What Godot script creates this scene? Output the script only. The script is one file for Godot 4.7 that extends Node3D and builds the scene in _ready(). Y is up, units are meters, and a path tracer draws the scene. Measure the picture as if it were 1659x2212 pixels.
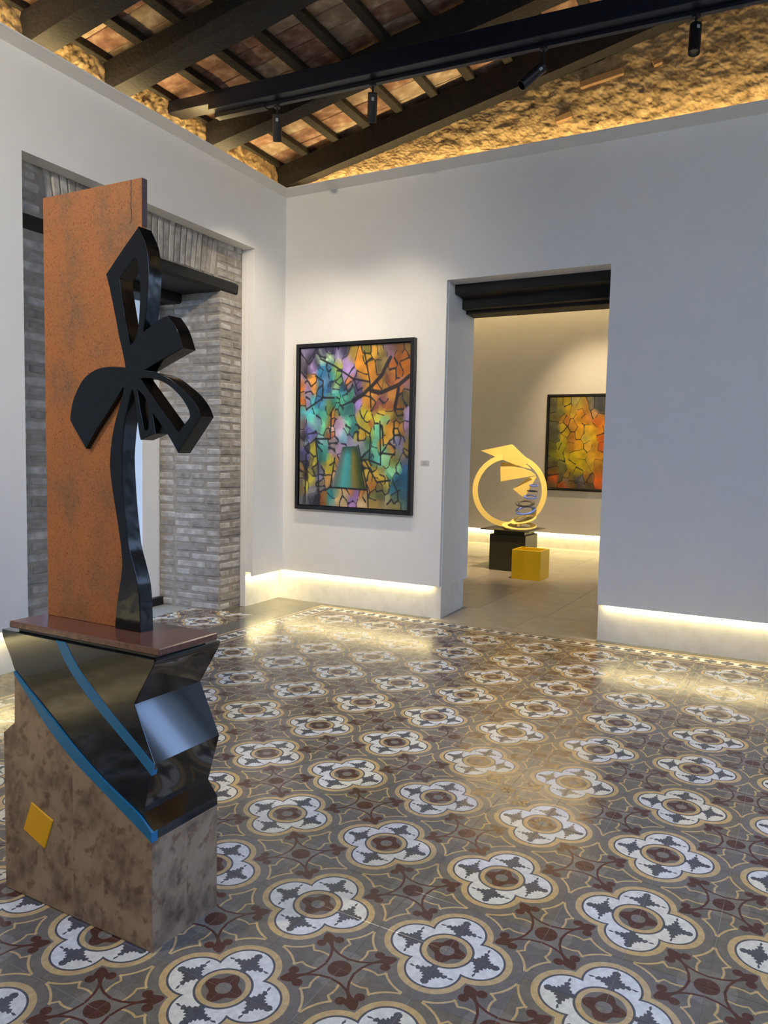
extends Node3D
# A gallery room: patterned cement floor, white clad walls with light slots, timber roof,
# a black palm sculpture on a pedestal, a doorway to a second room.

const TURN := 0.0549                        # the left wall and the roof timbers stand this far out of square
const LO := Vector3(-2.825, 0, -3.619)      # the corner where the left wall meets the back wall
const UX := Vector3(0.99849, 0, -0.05491)   # from the left wall into the room
const WX := Vector3(0.05491, 0, 0.99849)    # along the left wall
const ROOF_Y := 3.55
const SLOPE := 0.2

var M := {}
var taken := {}
var cam_pos := Vector3(1.15875, 1.27193, 1.74790)
var cam_basis := Basis.from_euler(Vector3(-0.07441, 0.50696, 0.020417))
var rng := RandomNumberGenerator.new()


func _ready() -> void:
	rng.seed = 7
	set_camera_and_light()
	make_materials()
	build_floor()
	build_back_wall()
	build_left_wall()
	build_other_walls()
	build_roof()
	build_far_room()
	build_side_hall()
	build_pedestal()
	build_palm()
	build_paintings()
	build_beam_and_spots()
	build_led_strips()
	build_far_sculpture()


func set_camera_and_light() -> void:
	var cam := Camera3D.new()
	cam.name = "camera"
	cam.fov = rad_to_deg(2.0 * atan(1106.0 / 1663.74))
	cam.near = 0.05
	cam.far = 100.0
	cam.transform = Transform3D(cam_basis, cam_pos)
	cam.current = true
	add_child(cam)
	var sky_m := ProceduralSkyMaterial.new()
	sky_m.sky_top_color = Color(0.56, 0.71, 0.96)
	sky_m.sky_horizon_color = Color(0.83, 0.915, 1.0)
	sky_m.ground_horizon_color = Color(0.76, 0.78, 0.80)
	sky_m.ground_bottom_color = Color(0.62, 0.63, 0.64)
	sky_m.energy_multiplier = 8.2
	var sky := Sky.new()
	sky.sky_material = sky_m
	var env := Environment.new()
	env.background_mode = Environment.BG_SKY
	env.sky = sky
	env.tonemap_mode = Environment.TONE_MAPPER_LINEAR
	env.tonemap_exposure = 1.0
	env.sdfgi_enabled = true
	env.ssao_enabled = true
	env.ssil_enabled = true
	var we := WorldEnvironment.new()
	we.name = "environment"
	we.environment = env
	add_child(we)


# ---------------------------------------------------------------- helpers

func lp(u: float, y: float, w: float) -> Vector3:
	return LO + UX * u + Vector3.UP * y + WX * w


func numbered(called: String) -> String:
	var n: int = taken.get(called, 0)
	taken[called] = n + 1
	return called if n == 0 else "%s_%03d" % [called, n]


func thing(called: String, label: String, category: String, at := Vector3.ZERO, group := "", parent: Node3D = null) -> Node3D:
	var o := Node3D.new()
	o.name = numbered(called)
	(parent if parent else self).add_child(o)
	o.position = at
	o.set_meta("label", label)
	o.set_meta("category", category)
	if group:
		o.set_meta("group", group)
	return o


func setting(called: String, label := "") -> Node3D:
	var o := Node3D.new()
	o.name = numbered(called)
	add_child(o)
	o.set_meta("kind", "structure")
	if label:
		o.set_meta("label", label)
	return o


func new_st() -> SurfaceTool:
	var st := SurfaceTool.new()
	st.begin(Mesh.PRIMITIVE_TRIANGLES)
	return st


func obj(called: String, st: SurfaceTool, m: Material, parent: Node3D) -> MeshInstance3D:
	return put(called, st.commit(), m, parent)


func put(called: String, mesh: Mesh, m: Material, parent: Node3D) -> MeshInstance3D:
	var o := MeshInstance3D.new()
	o.name = called
	o.mesh = mesh
	if m:
		o.material_override = m
	parent.add_child(o, true)
	return o


func tri(st: SurfaceTool, a: Vector3, b: Vector3, c: Vector3, n: Vector3, ta := Vector2.ZERO, tb := Vector2.ZERO, tc := Vector2.ZERO) -> void:
	var first := [a, b, c]
	var uv := [ta, tb, tc]
	if (b - a).cross(c - a).dot(n) > 0.0:
		first = [a, c, b]
		uv = [ta, tc, tb]
	for k in 3:
		st.set_normal(n)
		st.set_uv(uv[k])
		st.add_vertex(first[k])


func quad(st: SurfaceTool, a: Vector3, b: Vector3, c: Vector3, d: Vector3, n: Vector3, ta := Vector2.ZERO, tb := Vector2(1, 0), tc := Vector2(1, 1), td := Vector2(0, 1)) -> void:
	tri(st, a, b, c, n, ta, tb, tc)
	tri(st, a, c, d, n, ta, tc, td)


# a triangle whose corners carry their own normals
func tri_n(st: SurfaceTool, p: Array, n: Array) -> void:
	var order := [0, 1, 2]
	var g: Vector3 = (p[1] - p[0]).cross(p[2] - p[0])
	if g.dot(n[0] + n[1] + n[2]) > 0.0:
		order = [0, 2, 1]
	for k in order:
		st.set_normal(n[k])
		st.set_uv(Vector2(p[k].x, p[k].y))
		st.add_vertex(p[k])


# box from corner to corner, its edges cut by bev, its corners shaken by jit
func cbox(st: SurfaceTool, lo: Vector3, hi: Vector3, bev := 0.0, jit := 0.0, xf := Transform3D()) -> void:
	var c := []
	for k in 8:
		var s := Vector3(1 if k & 1 else -1, 1 if k & 2 else -1, 1 if k & 4 else -1)
		var p := Vector3(hi.x if k & 1 else lo.x, hi.y if k & 2 else lo.y, hi.z if k & 4 else lo.z)
		if jit > 0.0:
			p += Vector3(rng.randf_range(-jit, jit), rng.randf_range(-jit, jit), rng.randf_range(-jit, jit))
		c.append([p, s])
	var at := func(k: int, axis: int) -> Vector3:   # corner k pulled in on the two other axes
		var p: Vector3 = c[k][0]
		var s: Vector3 = c[k][1]
		for a in 3:
			if a != axis:
				p[a] -= s[a] * bev
		return xf * p
	for axis in 3:
		var b1 := 1 << ((axis + 1) % 3)
		var b2 := 1 << ((axis + 2) % 3)
		for side in 2:
			var base := (1 << axis) * side
			var n := Vector3.ZERO
			n[axis] = 1.0 if side else -1.0
			quad(st, at.call(base, axis), at.call(base + b1, axis), at.call(base + b1 + b2, axis), at.call(base + b2, axis), xf.basis * n)
	if bev <= 0.0:
		return
	for axis in 3:      # the twelve edges, four along each axis
		var a1 := (axis + 1) % 3
		var a2 := (axis + 2) % 3
		for k in 4:
			var base := (1 << a1) * (k & 1) + (1 << a2) * (k >> 1)
			var n := Vector3.ZERO
			n[a1] = 1.0 if k & 1 else -1.0
			n[a2] = 1.0 if k >> 1 else -1.0
			quad(st, at.call(base, a1), at.call(base + (1 << axis), a1), at.call(base + (1 << axis), a2), at.call(base, a2), (xf.basis * n).normalized())
	for k in 8:
		tri(st, at.call(k, 0), at.call(k, 1), at.call(k, 2), (xf.basis * c[k][1]).normalized())


func box_obj(called: String, lo: Vector3, hi: Vector3, m: Material, parent: Node3D, bev := 0.0) -> MeshInstance3D:
	var st := new_st()
	cbox(st, lo, hi, bev)
	return obj(called, st, m, parent)


# a plan (x, z) raised from y0 to y1
func prism(st: SurfaceTool, plan: PackedVector2Array, y0: float, y1: float) -> void:
	var p := plan.duplicate()
	if Geometry2D.is_polygon_clockwise(p):
		p.reverse()
	var idx := Geometry2D.triangulate_polygon(p)
	for k in range(0, idx.size(), 3):
		for lvl in [[y0, Vector3.DOWN], [y1, Vector3.UP]]:
			var y: float = lvl[0]
			tri(st, Vector3(p[idx[k]].x, y, p[idx[k]].y), Vector3(p[idx[k + 1]].x, y, p[idx[k + 1]].y), Vector3(p[idx[k + 2]].x, y, p[idx[k + 2]].y), lvl[1])
	for k in p.size():
		var a := p[k]
		var b := p[(k + 1) % p.size()]
		var d := (b - a).normalized()
		quad(st, Vector3(a.x, y0, a.y), Vector3(b.x, y0, b.y), Vector3(b.x, y1, b.y), Vector3(a.x, y1, a.y), Vector3(d.y, 0, -d.x))


func pts(a: Array) -> PackedVector2Array:
	var p := PackedVector2Array()
	for k in range(0, a.size(), 2):
		p.append(Vector2(a[k], a[k + 1]))
	return p


# rounds an outline between its corners (a corner turns by more than 38 degrees)
func smooth_loop(p: PackedVector2Array, steps := 4) -> PackedVector2Array:
	var n := p.size()
	var sharp := []
	for k in n:
		var a := (p[k] - p[(k + n - 1) % n]).normalized()
		var b := (p[(k + 1) % n] - p[k]).normalized()
		sharp.append(absf(a.angle_to(b)) > 0.66)
	var out := PackedVector2Array()
	for k in n:
		var p1 := p[k]
		var p2 := p[(k + 1) % n]
		var t1 := (p2 - p1) if sharp[k] else (p2 - p[(k + n - 1) % n]) * 0.5
		var t2 := (p2 - p1) if sharp[(k + 1) % n] else (p[(k + 2) % n] - p1) * 0.5
		var len := p1.distance_to(p2)
		t1 = t1.limit_length(len * 1.2)
		t2 = t2.limit_length(len * 1.2)
		if len < 0.006:
			out.append(p1)
			continue
		for s in steps:
			var t := s / float(steps)
			var t_2 := t * t
			var t_3 := t_2 * t
			out.append(p1 * (2 * t_3 - 3 * t_2 + 1) + t1 * (t_3 - 2 * t_2 + t) + p2 * (-2 * t_3 + 3 * t_2) + t2 * (t_3 - t_2))
	return out


func loop_normals(p: PackedVector2Array) -> Array:     # per point: [normal of the edge before, normal of the edge after, mean]
	var n := p.size()
	var turn := -1.0 if Geometry2D.is_polygon_clockwise(p) else 1.0
	var out := []
	for k in n:
		var a := (p[k] - p[(k + n - 1) % n]).normalized()
		var b := (p[(k + 1) % n] - p[k]).normalized()
		var na := Vector2(a.y, -a.x) * turn
		var nb := Vector2(b.y, -b.x) * turn
		var mean := (na + nb)
		mean = mean.normalized() if mean.length() > 0.2 else nb
		if na.angle_to(nb) < 0.6 and na.angle_to(nb) > -0.6:
			out.append([mean, mean, mean])
		else:
			out.append([na, nb, mean])
	return out


# an outline (x, y) with holes, thick from z0 to z1, its front and back edges rounded by bev
func slab(st: SurfaceTool, outer: PackedVector2Array, holes: Array, z0: float, z1: float, bev: float) -> void:
	var loops := [outer] + holes
	var fronts := []
	for li in loops.size():
		var p: PackedVector2Array = loops[li]
		var nr := loop_normals(p)
		var side := 1.0 if li == 0 else -1.0
		var inner := PackedVector2Array()
		for k in p.size():
			inner.append(p[k] - nr[k][2] * side * bev)
		fronts.append(inner)
		for k in p.size():
			var k2 := (k + 1) % p.size()
			var n1: Vector2 = nr[k][1] * side
			var n2: Vector2 = nr[k2][0] * side
			var m1 := Vector3(n1.x, n1.y, 0)
			var m2 := Vector3(n2.x, n2.y, 0)
			var a := Vector3(p[k].x, p[k].y, 0)
			var b := Vector3(p[k2].x, p[k2].y, 0)
			var ai := Vector3(inner[k].x, inner[k].y, 0)
			var bi := Vector3(inner[k2].x, inner[k2].y, 0)
			for e in [[z1 - bev, z0 + bev, false, m1, m2], [z1, z1 - bev, true, Vector3.BACK, Vector3.BACK], [z0, z0 + bev, true, Vector3.FORWARD, Vector3.FORWARD]]:
				var za := Vector3(0, 0, e[0])
				var zb := Vector3(0, 0, e[1])
				var pa := (ai if e[2] else a) + za
				var pb := (bi if e[2] else b) + za
				tri_n(st, [pa, pb, b + zb], [e[3], e[4], m2])
				tri_n(st, [pa, b + zb, a + zb], [e[3], m2, m1])
	var flat: PackedVector2Array = fronts[0]
	if Geometry2D.is_polygon_clockwise(flat):
		flat.reverse()
	for hi in range(1, fronts.size()):
		var h: PackedVector2Array = fronts[hi]
		if not Geometry2D.is_polygon_clockwise(h):
			h.reverse()
		var best := [0, 0, 1e9]
		for i in flat.size():
			for j in h.size():
				var d := flat[i].distance_squared_to(h[j])
				if d < best[2]:
					best = [i, j, d]
		var merged := PackedVector2Array()
		for i in flat.size():
			merged.append(flat[i])
			if i == best[0]:
				for j in h.size() + 1:
					merged.append(h[(best[1] + j) % h.size()] + Vector2(1e-5, 1e-5) * (1.0 if j == h.size() else 0.0))
				merged.append(flat[i] + Vector2(1e-5, -1e-5))
		flat = merged
	var idx := Geometry2D.triangulate_polygon(flat)
	if idx.is_empty():
		print("outline could not be triangulated: ", flat.size())
	for k in range(0, idx.size(), 3):
		for e in [[z1, Vector3.BACK], [z0, Vector3.FORWARD]]:
			var q := []
			for j in 3:
				q.append(Vector3(flat[idx[k + j]].x, flat[idx[k + j]].y, e[0]))
			tri_n(st, q, [e[1], e[1], e[1]])


# a turned shape about the y axis: profile of (radius, height)
func lathe(st: SurfaceTool, profile: Array, sides := 24, xf := Transform3D()) -> void:
	for k in profile.size() - 1:
		var a: Vector2 = profile[k]
		var b: Vector2 = profile[k + 1]
		var d := (b - a).normalized()
		var n2 := Vector2(d.y, -d.x)
		for s in sides:
			var t0 := TAU * s / sides
			var t1 := TAU * (s + 1) / sides
			var c := [Vector3(cos(t0), 0, sin(t0)), Vector3(cos(t1), 0, sin(t1))]
			var p := [c[0] * a.x + Vector3(0, a.y, 0), c[1] * a.x + Vector3(0, a.y, 0), c[1] * b.x + Vector3(0, b.y, 0), c[0] * b.x + Vector3(0, b.y, 0)]
			var n := [c[0] * n2.x + Vector3(0, n2.y, 0), c[1] * n2.x + Vector3(0, n2.y, 0), c[1] * n2.x + Vector3(0, n2.y, 0), c[0] * n2.x + Vector3(0, n2.y, 0)]
			for j in 4:
				p[j] = xf * p[j]
				n[j] = xf.basis * n[j]
			if a.x > 0.0:
				tri_n(st, [p[0], p[1], p[2]], [n[0], n[1], n[2]])
			if b.x > 0.0:
				tri_n(st, [p[0], p[2], p[3]], [n[0], n[2], n[3]])


# a bar of four corners (in cross-section order) swept between two ends
func bar(st: SurfaceTool, a: Array, b: Array) -> void:
	var ca: Vector3 = (a[0] + a[1] + a[2] + a[3]) / 4.0
	var cb: Vector3 = (b[0] + b[1] + b[2] + b[3]) / 4.0
	for k in 4:
		var k2 := (k + 1) % 4
		var mid: Vector3 = (a[k] + a[k2] + b[k] + b[k2]) / 4.0
		var n: Vector3 = (a[k2] - a[k]).cross(b[k] - a[k]).normalized()
		if n.dot(mid - (ca + cb) / 2.0) < 0:
			n = -n
		quad(st, a[k], a[k2], b[k2], b[k], n)
	var ax := (cb - ca).normalized()
	quad(st, a[0], a[1], a[2], a[3], -ax)
	quad(st, b[0], b[1], b[2], b[3], ax)


# ---------------------------------------------------------------- materials

func srgb(r: int, g: int, b: int) -> Color:
	return Color(r / 255.0, g / 255.0, b / 255.0)


func mat(called: String, c: Color, rough: float, metal := 0.0, spec := 0.5) -> StandardMaterial3D:
	var m := StandardMaterial3D.new()
	m.resource_name = called
	m.albedo_color = c
	m.roughness = rough
	m.metallic = metal
	m.metallic_specular = spec
	M[called] = m
	return m


func noise(seed_: int, freq: float, octaves := 4, kind := FastNoiseLite.TYPE_SIMPLEX_SMOOTH) -> FastNoiseLite:
	var n := FastNoiseLite.new()
	n.seed = seed_
	n.noise_type = kind
	n.frequency = freq
	n.fractal_type = FastNoiseLite.FRACTAL_FBM
	n.fractal_octaves = octaves
	return n


func noise_tex(seed_: int, freq: float, colors: Array, octaves := 4, size := 512) -> NoiseTexture2D:
	var t := NoiseTexture2D.new()
	t.width = size
	t.height = size
	t.seamless = true
	t.noise = noise(seed_, freq, octaves)
	var g := Gradient.new()
	var offs := PackedFloat32Array()
	var cols := PackedColorArray()
	for k in colors.size():
		offs.append(k / float(colors.size() - 1))
		cols.append(colors[k])
	g.offsets = offs
	g.colors = cols
	t.color_ramp = g
	return t


# colour from noise laid over the surface from three sides; size is metres to one repeat
func mottled(called: String, colors: Array, rough: float, size: float, freq := 0.02, seed_ := 1, bump := 0.0, world := true, octaves := 4) -> StandardMaterial3D:
	var m := mat(called, Color.WHITE, rough)
	m.albedo_texture = noise_tex(seed_, freq, colors, octaves)
	m.uv1_triplanar = true
	m.uv1_world_triplanar = world
	m.uv1_scale = Vector3.ONE / size
	if bump > 0.0:
		m.heightmap_enabled = true
		m.heightmap_texture = noise_tex(seed_ + 50, freq * 2.0, [Color.BLACK, Color.WHITE], 5)
		m.heightmap_scale = bump
	return m


func glow(called: String, c: Color, strength: float) -> StandardMaterial3D:
	var m := mat(called, c, 0.5)
	m.emission_enabled = true
	m.emission = c
	m.emission_energy_multiplier = strength
	return m


func make_materials() -> void:
	mottled("white_paint", [srgb(229, 227, 221), srgb(230, 228, 223), srgb(232, 230, 225)], 0.55, 1.6, 0.012, 3)
	mottled("plinth_plaster", [srgb(216, 213, 204), srgb(226, 223, 215), srgb(232, 230, 224)], 0.6, 1.2, 0.02, 4, 0.05)
	mottled("mortar", [srgb(136, 126, 113), srgb(148, 138, 126), srgb(160, 152, 141)], 0.95, 0.9, 0.02, 5, 0.2)
	for k in 4:
		var s: int = [-16, -28, -6, -40][k]
		mottled("brick_%d" % k, [srgb(152 + s, 145 + s, 137 + s), srgb(178 + s, 172 + s, 164 + s), srgb(206 + s, 202 + s, 196 + s)], 0.92, 1.1, 0.02, 10 + k, 0.25)
	mottled("black_timber", [srgb(14, 13, 13), srgb(24, 23, 22), srgb(34, 32, 30)], 0.7, 0.5, 0.03, 20, 0.3)
	mottled("lintel_paint", [srgb(5, 5, 5), srgb(10, 10, 10), srgb(16, 16, 15)], 0.62, 0.4, 0.03, 21, 0.2)
	mottled("rafter_timber", [srgb(9, 7, 6), srgb(18, 13, 10), srgb(34, 26, 19)], 0.78, 0.7, 0.02, 22, 0.4)
	mottled("batten_timber", [srgb(24, 20, 15), srgb(36, 30, 22), srgb(50, 43, 31)], 0.8, 0.5, 0.02, 23, 0.3)
	for k in 3:
		var reds := [[srgb(112, 80, 64), srgb(146, 110, 90), srgb(200, 178, 156)], [srgb(100, 70, 58), srgb(134, 100, 84), srgb(182, 158, 138)], [srgb(130, 108, 88), srgb(160, 138, 116), srgb(206, 190, 170)]]
		mottled("roof_clay_%d" % k, reds[k], 0.9, 0.9, 0.014, 30 + k, 0.3)
	mottled("rubble", [srgb(96, 74, 48), srgb(150, 124, 86), srgb(168, 142, 102), srgb(186, 164, 126)], 0.95, 1.0, 0.02, 40, 0.5, true, 6)
	mottled("old_brick", [srgb(118, 88, 60), srgb(140, 110, 76)], 0.9, 0.3, 0.03, 41)
	mat("grout", srgb(172, 167, 158), 0.8)
	mottled("plain_tile", [srgb(86, 84, 74), srgb(98, 96, 86), srgb(110, 107, 96)], 0.2, 0.7, 0.02, 43)
	mottled("stone_tile", [srgb(146, 138, 126), srgb(156, 149, 137), srgb(166, 159, 148)], 0.32, 1.3, 0.012, 44)
	mottled("threshold_stone", [srgb(150, 150, 142), srgb(168, 168, 160)], 0.5, 0.6, 0.02, 45)
	mat("steel_blue_black", srgb(14, 18, 30), 0.38, 0.0)
	mat("fixture_black", srgb(18, 19, 22), 0.4)
	mat("sticker", srgb(150, 150, 150), 0.6)
	mat("gloss_black", srgb(11, 11, 11), 0.09)
	M["gloss_black"].clearcoat_enabled = true
	M["gloss_black"].clearcoat = 0.6
	M["gloss_black"].clearcoat_roughness = 0.05
	mat("palm_black", srgb(13, 13, 12), 0.16)
	M["palm_black"].heightmap_enabled = true
	M["palm_black"].heightmap_texture = noise_tex(71, 0.01, [Color.BLACK, Color.WHITE], 2)
	M["palm_black"].heightmap_scale = 0.06
	M["palm_black"].uv1_triplanar = true
	M["palm_black"].uv1_scale = Vector3.ONE * 3.0
	mat("blue_stripe", srgb(22, 106, 146), 0.35)
	mat("yellow_enamel", srgb(232, 172, 16), 0.28)
	mat("yellow_box", srgb(224, 186, 22), 0.4)
	mat("pale_yellow", srgb(246, 220, 128), 0.45)
	mat("coil_blue", srgb(84, 112, 210), 0.4)
	mat("coil_dark", srgb(24, 28, 48), 0.4)
	mat("pedestal_black", srgb(44, 44, 30), 0.4)
	mat("pedestal_top", srgb(52, 50, 42), 0.3)
	mat("frame_black", srgb(13, 13, 14), 0.45)
	mat("baseboard_black", srgb(10, 10, 10), 0.5)
	mat("pale_wall", srgb(226, 232, 236), 0.7)
	mottled("court_wall", [srgb(70, 84, 66), srgb(96, 104, 90), srgb(120, 124, 112)], 0.9, 1.0, 0.02, 48)
	mat("card", srgb(190, 188, 182), 0.7)
	mat("print_grey", srgb(140, 136, 134), 0.7)
	glow("led_warm", srgb(255, 236, 176), 5.0)
	glow("led_amber", srgb(255, 222, 150), 3.0)
	glow("lens_glow", srgb(255, 240, 214), 1.2)
	mottled("slab_stone", [srgb(84, 52, 42), srgb(100, 64, 52), srgb(112, 74, 62)], 0.22, 0.4, 0.03, 47)
	make_tile_textures()
	make_rust_textures()
	make_painting_textures()


func tex_mat(called: String, im: Image, rough: float) -> StandardMaterial3D:
	var m := mat(called, Color.WHITE, rough)
	m.albedo_texture = ImageTexture.create_from_image(im)
	return m


func near_line(x: float, y: float, path: Array) -> float:
	var best := 9.0
	for k in range(0, path.size() - 2, 2):
		var a := Vector2(path[k], path[k + 1])
		var b := Vector2(path[k + 2], path[k + 3])
		best = minf(best, Geometry2D.get_closest_point_to_segment(Vector2(x, y), a, b).distance_to(Vector2(x, y)))
	return best


# one cement tile: a quarter flower at (0, 0), a quarter medallion at (1, 1)
func make_tile_textures() -> void:
	var size := 512
	var leaf := pts([0.30, 0.0, 0.30, 0.034, 0.388, 0.038, 0.392, 0.075, 0.43, 0.085, 0.42, 0.135, 0.458, 0.145, 0.438, 0.20, 0.475, 0.215, 0.455, 0.27, 0.478, 0.305, 0.492, 0.25, 0.48, 0.21, 0.52, 0.18, 0.50, 0.135, 0.545, 0.12, 0.53, 0.08, 0.575, 0.085, 0.57, 0.045, 0.61, 0.062, 0.625, 0.035, 0.665, 0.05, 0.70, 0.036, 0.72, 0.0])
	var grey := srgb(118, 112, 104)
	var grey2 := srgb(126, 120, 112)
	var grey3 := srgb(110, 105, 98)
	var dark := srgb(84, 86, 92)
	var yellow := srgb(202, 174, 126)
	var brown := srgb(84, 50, 42)
	var white := srgb(226, 226, 220)
	var stem := [0.69, 0.69, 0.765, 0.735, 0.86, 0.775, 1.0, 0.80]
	var dart := [0.785, 0.455, 0.87, 0.53, 0.848, 0.60, 0.845, 0.67, 0.86, 0.765]
	var im := Image.create(size, size, false, Image.FORMAT_RGB8)
	for iy in size:
		for ix in range(iy, size):
			var x := (ix + 0.5) / size
			var y := (iy + 0.5) / size
			var r := sqrt(x * x + y * y)
			var d := sqrt((x - 0.416) * (x - 0.416) + y * y)
			var c := grey
			if r < 0.355 or d < 0.334:
				var co := absf(2.0 * x * x / maxf(r * r, 1e-6) - 1.0)
				if r < 0.092:
					c = grey2
				elif r < 0.165 + 0.085 * co * co:
					c = brown
				elif r < 0.255:
					c = grey
				elif r < 0.322:
					c = yellow
				elif r < 0.352:
					c = dark
				elif x > 0.29 and x < 0.72 and y < 0.3 and Geometry2D.is_point_in_polygon(Vector2(x, y), leaf):
					c = dark
				else:
					c = white
			elif d < 0.362:
				c = dark
			elif d < 0.447:
				c = yellow
			else:
				var t := (x + y) * 0.70711
				var s := (x - y) * 0.70711
				var m := sqrt((x - 1) * (x - 1) + (y - 1) * (y - 1))
				if d > 0.56 and x > 0.7:
					c = grey3
				if m < 0.145:
					c = brown
				elif m < 0.34 and x + y > 1.38:
					c = grey2
				if t > 0.672 and t < 0.985:
					var wide := 0.0
					if t < 0.80:
						wide = 0.088 * sqrt((t - 0.672) / 0.128)
					elif t < 0.90:
						wide = lerpf(0.088, 0.03, (t - 0.80) / 0.10)
					else:
						wide = lerpf(0.03, 0.02, (t - 0.90) / 0.085)
					if s < wide or Vector2(t, s).distance_to(Vector2(0.865, 0.118)) < 0.066:
						c = brown
				if x > 0.66 and y > 0.6 and near_line(x, y, stem) < 0.017:
					c = brown
				elif absf(d - 0.594) < 0.016 and x > 0.775 and y > 0.13:
					c = yellow
				elif x > 0.76 and y > 0.43 and y < 0.79 and near_line(x, y, dart) < 0.015:
					c = yellow
			im.set_pixel(ix, iy, c)
			im.set_pixel(iy, ix, c)
	var rough := Image.create(256, 256, false, Image.FORMAT_RGB8)
	var nr := noise(91, 0.03, 4)
	for iy in 256:
		for ix in 256:
			var v := clampf(0.215 + 0.07 * nr.get_noise_2d(ix, iy), 0.05, 0.6)
			rough.set_pixel(ix, iy, Color(v, v, v))
	var rough_tex := ImageTexture.create_from_image(rough)
	for k in 4:                 # the same print, differently worn and stained
		var worn := im.duplicate()
		var n1 := noise(60 + k, 0.012, 4)
		var n2 := noise(70 + k, 0.12, 2)
		var warm: float = [0.0, 0.06, -0.03, 0.03][k]
		for iy in size:
			for ix in size:
				var c: Color = im.get_pixel(ix, iy)
				var v := 1.0 + 0.09 * n1.get_noise_2d(ix, iy) + 0.06 * n2.get_noise_2d(ix, iy)
				var speck := n2.get_noise_2d(ix * 1.7 + 300, iy * 1.7)
				if speck > 0.56:
					c = c.lerp(Color(0.74, 0.72, 0.68), 0.5)
				elif speck < -0.6:
					c = c.lerp(Color(0.25, 0.2, 0.17), 0.35)
				worn.set_pixel(ix, iy, Color(clampf(c.r * v * (1 + warm * 0.3), 0, 1), clampf(c.g * v, 0, 1), clampf(c.b * v * (1 - warm), 0, 1)))
		var m := tex_mat("cement_tile_%d" % k, worn, 1.0)
		m.roughness_texture = rough_tex
		m.roughness_texture_channel = BaseMaterial3D.TEXTURE_CHANNEL_GREEN
		m.texture_repeat = false
	# the border: a chain of dark diamonds on cream between two yellow lines (v = 0 is the outer side)
	var border := Image.create(256, 256, false, Image.FORMAT_RGB8)
	var corner := Image.create(256, 256, false, Image.FORMAT_RGB8)
	for iy in 256:
		for ix in 256:
			var u := (ix + 0.5) / 256.0
			var v := (iy + 0.5) / 256.0
			border.set_pixel(ix, iy, border_color(u, v, grey, white, yellow, dark))
			corner.set_pixel(ix, iy, border_color(maxf(u, v), minf(u, v), grey, white, yellow, dark))
	for e in [["border_tile", border], ["border_corner", corner]]:
		var m := tex_mat(e[0], e[1], 1.0)
		m.roughness_texture = rough_tex
		m.texture_repeat = false


func border_color(u: float, v: float, grey: Color, white: Color, yellow: Color, dark: Color) -> Color:
	if absf(v - 0.11) < 0.035 or absf(v - 0.9) < 0.035:
		return yellow
	if v < 0.16 or v > 0.85:
		return grey
	var du := absf(fposmod(u * 2.0, 1.0) - 0.5) * 2.0
	var dv := absf(v - 0.5) / 0.3
	if pow(du, 0.8) + pow(dv, 0.9) < 0.92:
		return dark
	if du > 0.55 and dv < 0.85 and pow(1.0 - du, 0.9) + dv < 0.62:
		return white
	if dv > 0.45 and dv < 0.78:
		return white.lerp(yellow, 0.3)
	return grey


func make_rust_textures() -> void:
	var w := 320
	var h := 960
	var im := Image.create(w, h, false, Image.FORMAT_RGB8)
	var n1 := noise(101, 0.008, 4)
	var n2 := noise(102, 0.05, 4)
	var n3 := noise(103, 0.18, 2)
	for iy in h:
		for ix in w:
			var a := n1.get_noise_2d(ix, iy * 0.6) + 0.35 * n2.get_noise_2d(ix, iy)
			var c := srgb(152, 95, 50).lerp(srgb(112, 84, 58), clampf(a * 1.1, 0.0, 0.8)).lerp(srgb(164, 100, 48), clampf(-a * 1.2, 0.0, 1.0))
			var s := n3.get_noise_2d(ix, iy * 0.8) + 0.35 * n2.get_noise_2d(ix + 500, iy)
			if s > 0.34:
				c = c.lerp(srgb(96, 54, 30), clampf((s - 0.34) * 3.0, 0.0, 0.55))
			elif s < -0.5:
				c = c.lerp(srgb(190, 118, 58), 0.4)
			if absf(ix - 288 - 4.0 * n2.get_noise_1d(iy)) < 1.6 and iy < 92:    # the seam near the free edge
				c = c.lerp(srgb(60, 32, 18), 0.8)
			im.set_pixel(ix, iy, c)
	tex_mat("rusted_plate", im, 0.62)
	M["rusted_plate"].heightmap_enabled = true
	M["rusted_plate"].heightmap_texture = M["rusted_plate"].albedo_texture
	M["rusted_plate"].heightmap_scale = 0.08
	mottled("rust_edge", [srgb(62, 44, 40), srgb(84, 60, 52)], 0.7, 0.2, 0.03, 104)
	var ped := Image.create(400, 400, false, Image.FORMAT_RGB8)
	for iy in 400:
		for ix in 400:
			var a := n1.get_noise_2d(ix * 1.3 + 900, iy * 1.3) + 0.5 * n2.get_noise_2d(ix * 0.8, iy * 0.55 + ix * 0.25)
			var c := srgb(150, 124, 97).lerp(srgb(108, 88, 71), clampf(a * 1.5 + 0.1, 0.0, 1.0)).lerp(srgb(160, 134, 107), clampf(-a * 1.4, 0.0, 1.0))
			var s := n2.get_noise_2d(ix * 0.5 + iy * 0.25 + 77, iy * 0.45 - ix * 0.2)
			if s > 0.22:
				c = c.lerp(srgb(88, 62, 46), clampf((s - 0.22) * 2.0, 0.0, 0.55))
			ped.set_pixel(ix, iy, c)
	var m := tex_mat("oiled_steel", ped, 0.42)
	m.uv1_triplanar = true
	m.uv1_scale = Vector3.ONE * 1.6


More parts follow.
